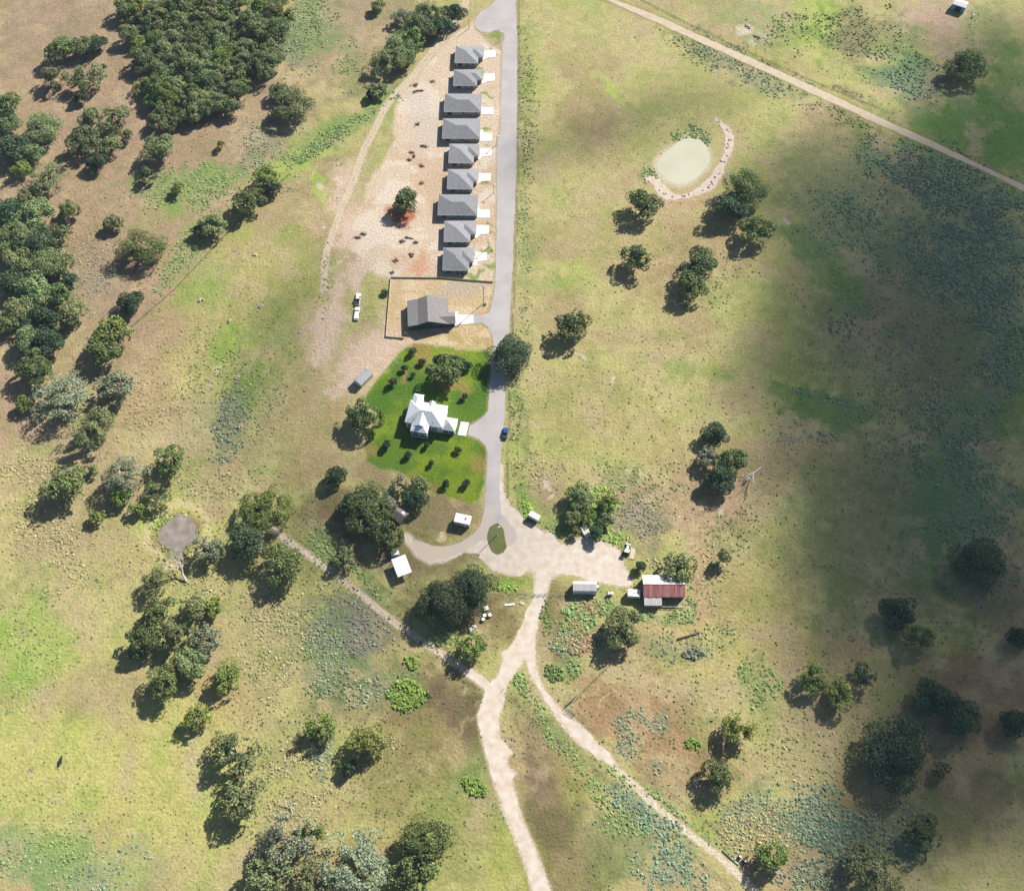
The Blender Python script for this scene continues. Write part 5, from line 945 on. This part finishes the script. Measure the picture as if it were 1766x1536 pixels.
pole(861.8, 71, 5.4, 'pale lamp post on the small green near the cul-de-sac', True)
pole(856.6, 250, 5.6, 'lamp post by the drive of the fourth row house', True); pole(851.5, 333, 5.6, 'lamp post below the drive of the sixth row house', True); pole(842.3, 427, 6.2, 'lamp post by the drive of the eighth row house', True)
pole(834.6, 522.5, 12.5, 'tall wooden pole in the yard of the dark green house')
t = thing('water_barrel', 'white and dark barrel at foot of the tall pole', 'barrel', G(838, 524)); MB().tube((0, 0, 0), (0, 0, 1.1), .55, .5, 12).obj('barrel', M_WALLW, t); MB().tube((0, 0, 1.1), (0, 0, 1.2), .35, .3, 12).obj('lid', M_DARK, t)
# ================================================================ FENCES
def fence(name, label, pts, sp=5.0, h=1.25, m=M_POLE, wires=3, wm=None, pr=.08, wr=.016, cat='fence'):
    P = [G(x, y) for x, y in pts]; t = thing(name, label, cat, P[0]); o = P[0]; pts3 = []
    for a, b in zip(P, P[1:]):
        n = max(1, round((b-a).length/sp)); pts3 += [a+(b-a)*i/n for i in range(n)]
    pts3.append(P[-1]); rnd = random.Random(3); me = MB().tube((0, 0, -.1), (0, 0, h), pr, pr*.8, 5).mesh('post', m)
    for k, p in enumerate(pts3):
        q = link('post', me, None, t); q.location = p-o; q.rotation_euler = (rnd.uniform(-.05, .05), rnd.uniform(-.05, .05), rnd.random()*3)
    w = MB()
    for k in range(wires):
        z = h*(.35+.28*k)
        for a, b in zip(pts3, pts3[1:]): w.tube(a-o+Vector((0, 0, z)), b-o+Vector((0, 0, z)), wr, wr, 3)
    w.obj('wire', wm or mat('rusty_wire', (.20, .17, .13), .7), t, kind='stuff'); return t
fence('wire_fence', 'wire fence along the right side of the asphalt road', [(895,-8),(896,120),(894,300),(890,440),(885,560),(881,640),(879,720),(877,800),(876,857),(884,866),(895,876)])
fence('wire_fence', 'fence along the upper side of the gravel road', [(1106,0),(1180,38),(1260,76),(1330,108),(1420,148),(1540,197)])
fence('wire_fence', 'fence from the yellow green tree down to the bee boxes', [(495,868),(560,920),(615,968),(660,1010),(705,1048)])
fence('wire_fence', 'short fence from weeds to the lower track fork', [(742,1080),(790,1120)])
fence('wire_fence', 'fence on the left edge of the narrow right track', [(868,1188),(930,1248),(1010,1310),(1080,1370),(1160,1440),(1260,1530)])
fence('wire_fence', 'fence on the right edge of the narrow right track', [(990,1232),(1060,1288),(1130,1345),(1200,1398),(1255,1448),(1275,1472)])
fence('wire_fence', 'fence at left between mesquite slope and green field', [(500,300),(440,350),(370,425),(300,500),(222,568),(195,612),(160,660)])
fence('wire_fence', 'fence crossing the track at the wide gravel turnaround', [(880,1024),(921,1025),(942,1025),(980,1027)],3)
fence('wire_fence', 'fence from bright green tree along corral to the pipe gate', [(1066,1132),(1040,1158),(1008,1190),(994,1206)])
fence('wire_fence', 'fence right of the barn running down the slope', [(1203,1000),(1202,1040),(1196,1072),(1150,1076)])
fence('wire_fence', 'fence through the weeds below the metal shelter', [(990,1025),(996,1050),(1000,1060),(1030,1090),(1052,1112)])
t = thing('garden_fence', 'tan board fence round the dark green house yard', 'fence', G(674, 480)); o = G(674, 480); M_BD = mat('tan_fence_boards', (.50, .40, .28), .85, scale=4)
bd = MB(); rl = MB()
for pts in ([(674,480),(665.6,581)],[(665.6,581),(697,584)],[(674,479),(760,480),(851,487)]):
    P = [G(x, y) for x, y in pts]
    for a, b in zip(P, P[1:]):
        L = (b-a).length; n = int(L/.3); d = (b-a)/L; nr = Vector((-d.y, d.x, 0))
        for k in range(n):
            p = a+d*(k+.5)*L/n-o; q = p+d*.13; p = p-d*.13; v = [p-nr*.02, q-nr*.02, q+nr*.02, p+nr*.02]
            bd.add([(*w_.xy, 0) for w_ in v]+[(*w_.xy, .75+.02*(k % 2)) for w_ in v], [(0, 1, 5, 4), (1, 2, 6, 5), (2, 3, 7, 6), (3, 0, 4, 7), (4, 5, 6, 7)])
        rl.tube(a-o+Vector((0, 0, .6)), b-o+Vector((0, 0, .6)), .03, .05, 4).tube(a-o+Vector((0, 0, .5)), b-o+Vector((0, 0, .5)), .05, .05, 4)
bd.obj('boards', M_BD, t, kind='stuff'); rl.obj('rail', M_BD, t)
t = thing('pipe_gate', 'green pipe cattle panels beside the narrow right track', 'gate', G(975, 1220)); o = G(975, 1220); M_GP = mat('green_pipe_paint', (.05, .22, .13), .6)
for a, b in (((974,1219),(990,1206)),((977,1223),(992,1232)),((979,1214),(994,1201))):
    a = G(*a)-o; b = G(*b)-o; mb = MB()
    for z in (.3, .7, 1.1, 1.5): mb.tube(a+Vector((0, 0, z)), b+Vector((0, 0, z)), .05, .05, 5)
    for k in range(4): p = a+(b-a)*k/3; mb.tube(p, p+Vector((0, 0, 1.5)), .05, .05, 5)
    mb.obj('panel', M_GP, t)
t = thing('pipe_gate', 'grey pipe gate across the track below the turnaround', 'gate', G(923, 1025)); o = G(923, 1025)
mb = MB(); a = Vector((0, 0, 0)); b = G(942, 1024.5)-o
for z in (.35, .75, 1.2): mb.tube(a+Vector((0, 0, z)), b+Vector((0, 0, z)), .05, .05, 5)
mb.obj('gate_bars', M_PMET, t); MB().tube(a, a+Vector((0, 0, 1.5)), .1, .1).obj('gate_post', M_PMET, t); MB().tube(b, b+Vector((0, 0, 1.5)), .1, .1).obj('gate_post', M_PMET, t)

for m_, mx_ in OBJV:                      # each roof weathered a little differently
    n = m_.node_tree; oi = n.nodes.new('ShaderNodeObjectInfo'); mr = n.nodes.new('ShaderNodeMapRange'); mr.inputs[3].default_value = .82; mr.inputs[4].default_value = 1.16
    n.links.new(oi.outputs['Random'], mr.inputs[0]); vs = n.nodes.new('ShaderNodeVectorMath'); vs.operation = 'SCALE'
    n.links.new(mx_.outputs[2], vs.inputs[0]); n.links.new(mr.outputs[0], vs.inputs['Scale']); n.links.new(vs.outputs[0], n.nodes['Principled BSDF'].inputs['Base Color'])
# ================================================================ LOW SCRUB AND GRASS TUFTS (uncountable)
def rnd_poly_pts(n, X, Y, rx, ry, an, seed):
    r = np.random.RandomState(seed); a = math.radians(an); q = np.sqrt(r.rand(n))*1.35; t = r.rand(n)*2*PI
    u = q*np.cos(t)*rx; v = q*np.sin(t)*ry
    x = X+u*math.cos(a)-v*math.sin(a); y = Y+u*math.sin(a)+v*math.cos(a)
    tt = CH/(SP+(y-CY)/FPX*CP)
    return (x-CX)/FPX*tt, tt*(CP-(y-CY)/FPX*SP)
AVOID = [ASPHALT, CALICHE, COUNTY, POND1, POND2, BERM1]
DENS, SZ, GAIN = 2.4, .72, 1.32
def scatter(name, groups, m, seed=1, cl=6.0, thr=.5, kind='stuff', hk=.75):
    Px = []; Py = []; S = []; C = []; r = np.random.RandomState(seed)
    for gi, (X, Y, rx, ry, an, dens, size, col) in enumerate(groups):
        area = PI*rx*ry/scl(Y)**2; n = int(area*dens*DENS)
        x, y = rnd_poly_pts(n, X, Y, rx, ry, an, seed*100+gi)
        X1, Y1 = toPx(x, y); a = math.radians(an)
        u = ((X1-X)*math.cos(a)+(Y1-Y)*math.sin(a))/rx; v = (-(X1-X)*math.sin(a)+(Y1-Y)*math.cos(a))/ry
        f = fbm(x, y, cl, gi % 5, 4); keep = f+.42*(.72-np.hypot(u, v))+.30*(r.rand(n)-.5) > thr
        x = x[keep]; y = y[keep]; n = len(x)
        Px.append(x); Py.append(y); S.append(size*SZ*(.5+1.1*r.rand(n)**1.6)); C.append(np.asarray(col)[None]*GAIN*(.7+.6*r.rand(n))[:, None]*(1+.15*(r.rand(n, 3)-.5)))
    x = np.concatenate(Px); y = np.concatenate(Py); s = np.concatenate(S); c = np.concatenate(C)
    X1, Y1 = toPx(x, y); ok = np.ones(len(x), bool)
    for p in AVOID: ok &= sdf(X1, Y1, p) > .8
    x, y, s, c = x[ok], y[ok], s[ok], c[ok]; n = len(x)
    # each clump: eight tilted leaf sprays round a centre
    K = 8; a = r.rand(n, K)*2*PI; q = s[:, None]*.42*np.sqrt(r.rand(n, K)); el = .25+.75*r.rand(n, K)
    cx = x[:, None]+q*np.cos(a); cy = y[:, None]+q*np.sin(a); cz = s[:, None]*hk*el*(.75-.5*q/(s[:, None]*.42))
    nrm = np.stack([np.cos(a)*.4+.3*r.randn(n, K)+.25, np.sin(a)*.4+.3*r.randn(n, K)+.25, 1+.4*r.rand(n, K)], -1); nrm /= np.linalg.norm(nrm, axis=-1)[..., None]
    tt = np.cross(nrm, r.randn(n, K, 3)); tt /= np.linalg.norm(tt, axis=-1)[..., None]; bb = np.cross(nrm, tt)
    ctr = np.stack([cx, cy, cz], -1); ls = (s[:, None]*(.24+.18*r.rand(n, K)))[..., None]
    V = np.stack([ctr-tt*ls-bb*ls*.5, ctr+tt*ls-bb*ls*.5, ctr+bb*ls*1.1], 2)
    F = np.arange(n*K*3).reshape(-1, 3)
    c = c[:, None, None, :]*(.75+.5*r.rand(n, K, 1, 1))*np.ones((1, 1, 3, 1))
    T = c.reshape(-1, 3)
    return tag(link(name, np_mesh(name, V.reshape(-1, 3), F, m, T)), kind=kind), n
m_scrub = attr_mat('scrub_leaves', fine=(1.5, 5), amp=.2, bump=0)
DENS, SZ = 3.8, .6
scatter('sage_scrub', SCRUBR, m_scrub, 3, cl=9, thr=.5, hk=.5)
DENS, SZ = 3.0, .62
GAIN = 1.0
TUFT = [(883,768,880,770,0,.0,1,cD),
 (250,400,260,400,0,.10,.8,cB),(230,1250,240,300,0,.09,.6,cD),(650,1300,260,240,0,.22,.75,cD),(1130,1250,240,290,0,.14,.75,cD),(1130,350,250,350,0,.05,.7,cD),(1130,780,250,260,0,.09,.75,cD),(1580,350,200,340,0,.08,.8,cD),(1560,1000,210,500,0,.10,.8,cD),(130,950,150,160,0,.2,.65,cB),(450,950,150,160,0,.2,.8,cD)]
scatter('grass_tufts', TUFT, m_scrub, 9, cl=14, thr=.44, hk=.6)
DENS, SZ, GAIN = 2.0, .75, .85
# bright leafy bushes, one thing each
for X, Y, rx, ry, an, n, size, col, lab in [
 (700,1202,24,24,0,190,1.7,cL,'bright green sprawling bush in the brown field below centre'),(819,1356,18,10,35,60,1.5,cL,'low green bush left of the lower dirt track'),
 (730,1208,5,5,0,8,1.6,cD,'small dark bush right of the bright sprawling one'),(740,1198,5,4,0,8,1.5,cD,'smallest dark bush right of the bright sprawling one'),
 (1196,1281,10,7,20,16,1.5,cL,'small green bush on the reddish bare field'),(710,1142,10,8,0,18,1.6,cL,'small bright bush above the brown field'),(1196,1128,14,7,0,26,1.4,cS,'grey green weed patch below the long log'),(957,1160,13,10,30,40,1.5,cG,'green bush beside the right dirt track fork')]:
    o, k = scatter('leafy_bush', [(X, Y, rx, ry, an, n/(PI*rx*ry/scl(Y)**2)*1.4, size, col)], m_scrub, int(X+Y) % 400+20, cl=40, thr=.2, kind='x')
    del o['kind']; tag(o, lab, 'bush')
# ================================================================ CLOUDS that shade the right side (outside the frame, 1.1 km up)
CZ = 1100.0
def cloud(name, blobs, tau=2.6, seed=0, cell=8.0):
    cs = [(G(X, Y), rx/scl(Y), ry/scl(Y)/(SP+(Y-CY)/FPX*CP), a, st) for X, Y, rx, ry, a, st in blobs]
    xs = [p.x for p, *_ in cs]; ys = [p.y for p, *_ in cs]; R = max(max(c[1], c[2]) for c in cs)*1.6
    ax = np.arange(min(xs)-R, max(xs)+R, cell); ay = np.arange(min(ys)-R, max(ys)+R, cell)
    X, Y = np.meshgrid(ax, ay); T = np.zeros_like(X)
    wx = X+26*(fbm(X, Y, 60, seed)-.5)*2; wy = Y+26*(fbm(X, Y, 60, seed+2)-.5)*2
    for p, rx, ry, a, st in cs:
        a = -math.radians(a); dx = wx-p.x; dy = wy-p.y
        d = np.hypot((dx*math.cos(a)+dy*math.sin(a))/rx, (-dx*math.sin(a)+dy*math.cos(a))/ry)
        T = np.maximum(T, st*sstep(1.14, .64, d+.14*(fbm(X, Y, 30, seed+1)-.5)))
    T = T*(.85+.3*fbm(X, Y, 40, seed+3)); TH = 60.0
    ny_, nx_ = X.shape; I = np.arange(nx_*ny_).reshape(ny_, nx_)
    q = (T[:-1, :-1]+T[:-1, 1:]+T[1:, 1:]+T[1:, :-1]) > 1e-3
    F = np.stack([I[:-1, :-1], I[:-1, 1:], I[1:, 1:], I[1:, :-1]], -1)[q]
    X = X+SX*CZ; Y = Y+SY*CZ; n = nx_*ny_
    top = np.stack([X, Y, CZ+T*TH*.75], -1).reshape(-1, 3); bot = np.stack([X, Y, CZ-T*TH*.25], -1).reshape(-1, 3)
    V = np.concatenate([top, bot]); FF = np.concatenate([F, F[:, ::-1]+n])
    m = bpy.data.materials.new('cloud_vapour_'+str(seed)); m.use_nodes = True; nt = m.node_tree; nt.nodes.clear()
    v = nt.nodes.new('ShaderNodeVolumePrincipled'); v.inputs['Color'].default_value = (.95, .95, .96, 1)
    v.inputs['Density'].default_value = tau*math.sin(ELEV)/TH
    o = nt.nodes.new('ShaderNodeOutputMaterial'); nt.links.new(v.outputs[0], o.inputs['Volume'])
    return tag(link(name, np_mesh(name, V, FF, m)), kind='structure')
cloud('cloud', [(1640,560,270,200,0,1),(1420,565,115,70,0,.8),(1480,700,135,90,0,.9),(1565,880,165,170,0,1),(1700,760,160,260,0,1.2),(1600,1010,145,110,0,1),(1710,1120,150,130,0,1.25),(1660,1250,130,90,0,1.15),(1590,1350,115,70,0,.95),(1730,1330,110,80,0,1.1),(1540,1430,60,50,0,.6),(1620,330,240,140,0,.8),(1450,330,110,110,0,.62),(1700,220,150,90,0,.65),(1730,90,120,90,0,.5),(1330,330,60,60,0,.4),(1600,60,90,50,0,.25),(1800,600,200,600,0,1.25),(1900,900,200,500,0,1.3)], 2.35, 0)
cloud('cloud', [(1110,205,80,32,-30,.45),(1050,235,90,32,-30,.4),(960,265,90,36,-20,.28),(1180,175,90,30,-20,.3),(560,620,80,170,0,.12),(480,560,90,140,20,.2),(430,660,90,110,0,.22),(700,950,230,160,0,.14),(620,960,100,100,0,.2),(560,860,130,90,0,.2)], 2.2, 3)

# ================================================================ thin air haze: one closed box of even density, clouds and sky outside it
hz = bpy.data.materials.new('thin_haze'); hz.use_nodes = True; nt = hz.node_tree; nt.nodes.clear()
v = nt.nodes.new('ShaderNodeVolumePrincipled'); v.inputs['Color'].default_value = (.52, .76, 1.0, 1); v.inputs['Density'].default_value = .00004; v.inputs['Anisotropy'].default_value = .0
o = nt.nodes.new('ShaderNodeOutputMaterial'); nt.links.new(v.outputs[0], o.inputs['Volume'])
tag(MB().box(-5600, 5600, -5600, 5600, -1.5, CH+6).obj('haze', hz), kind='stuff')
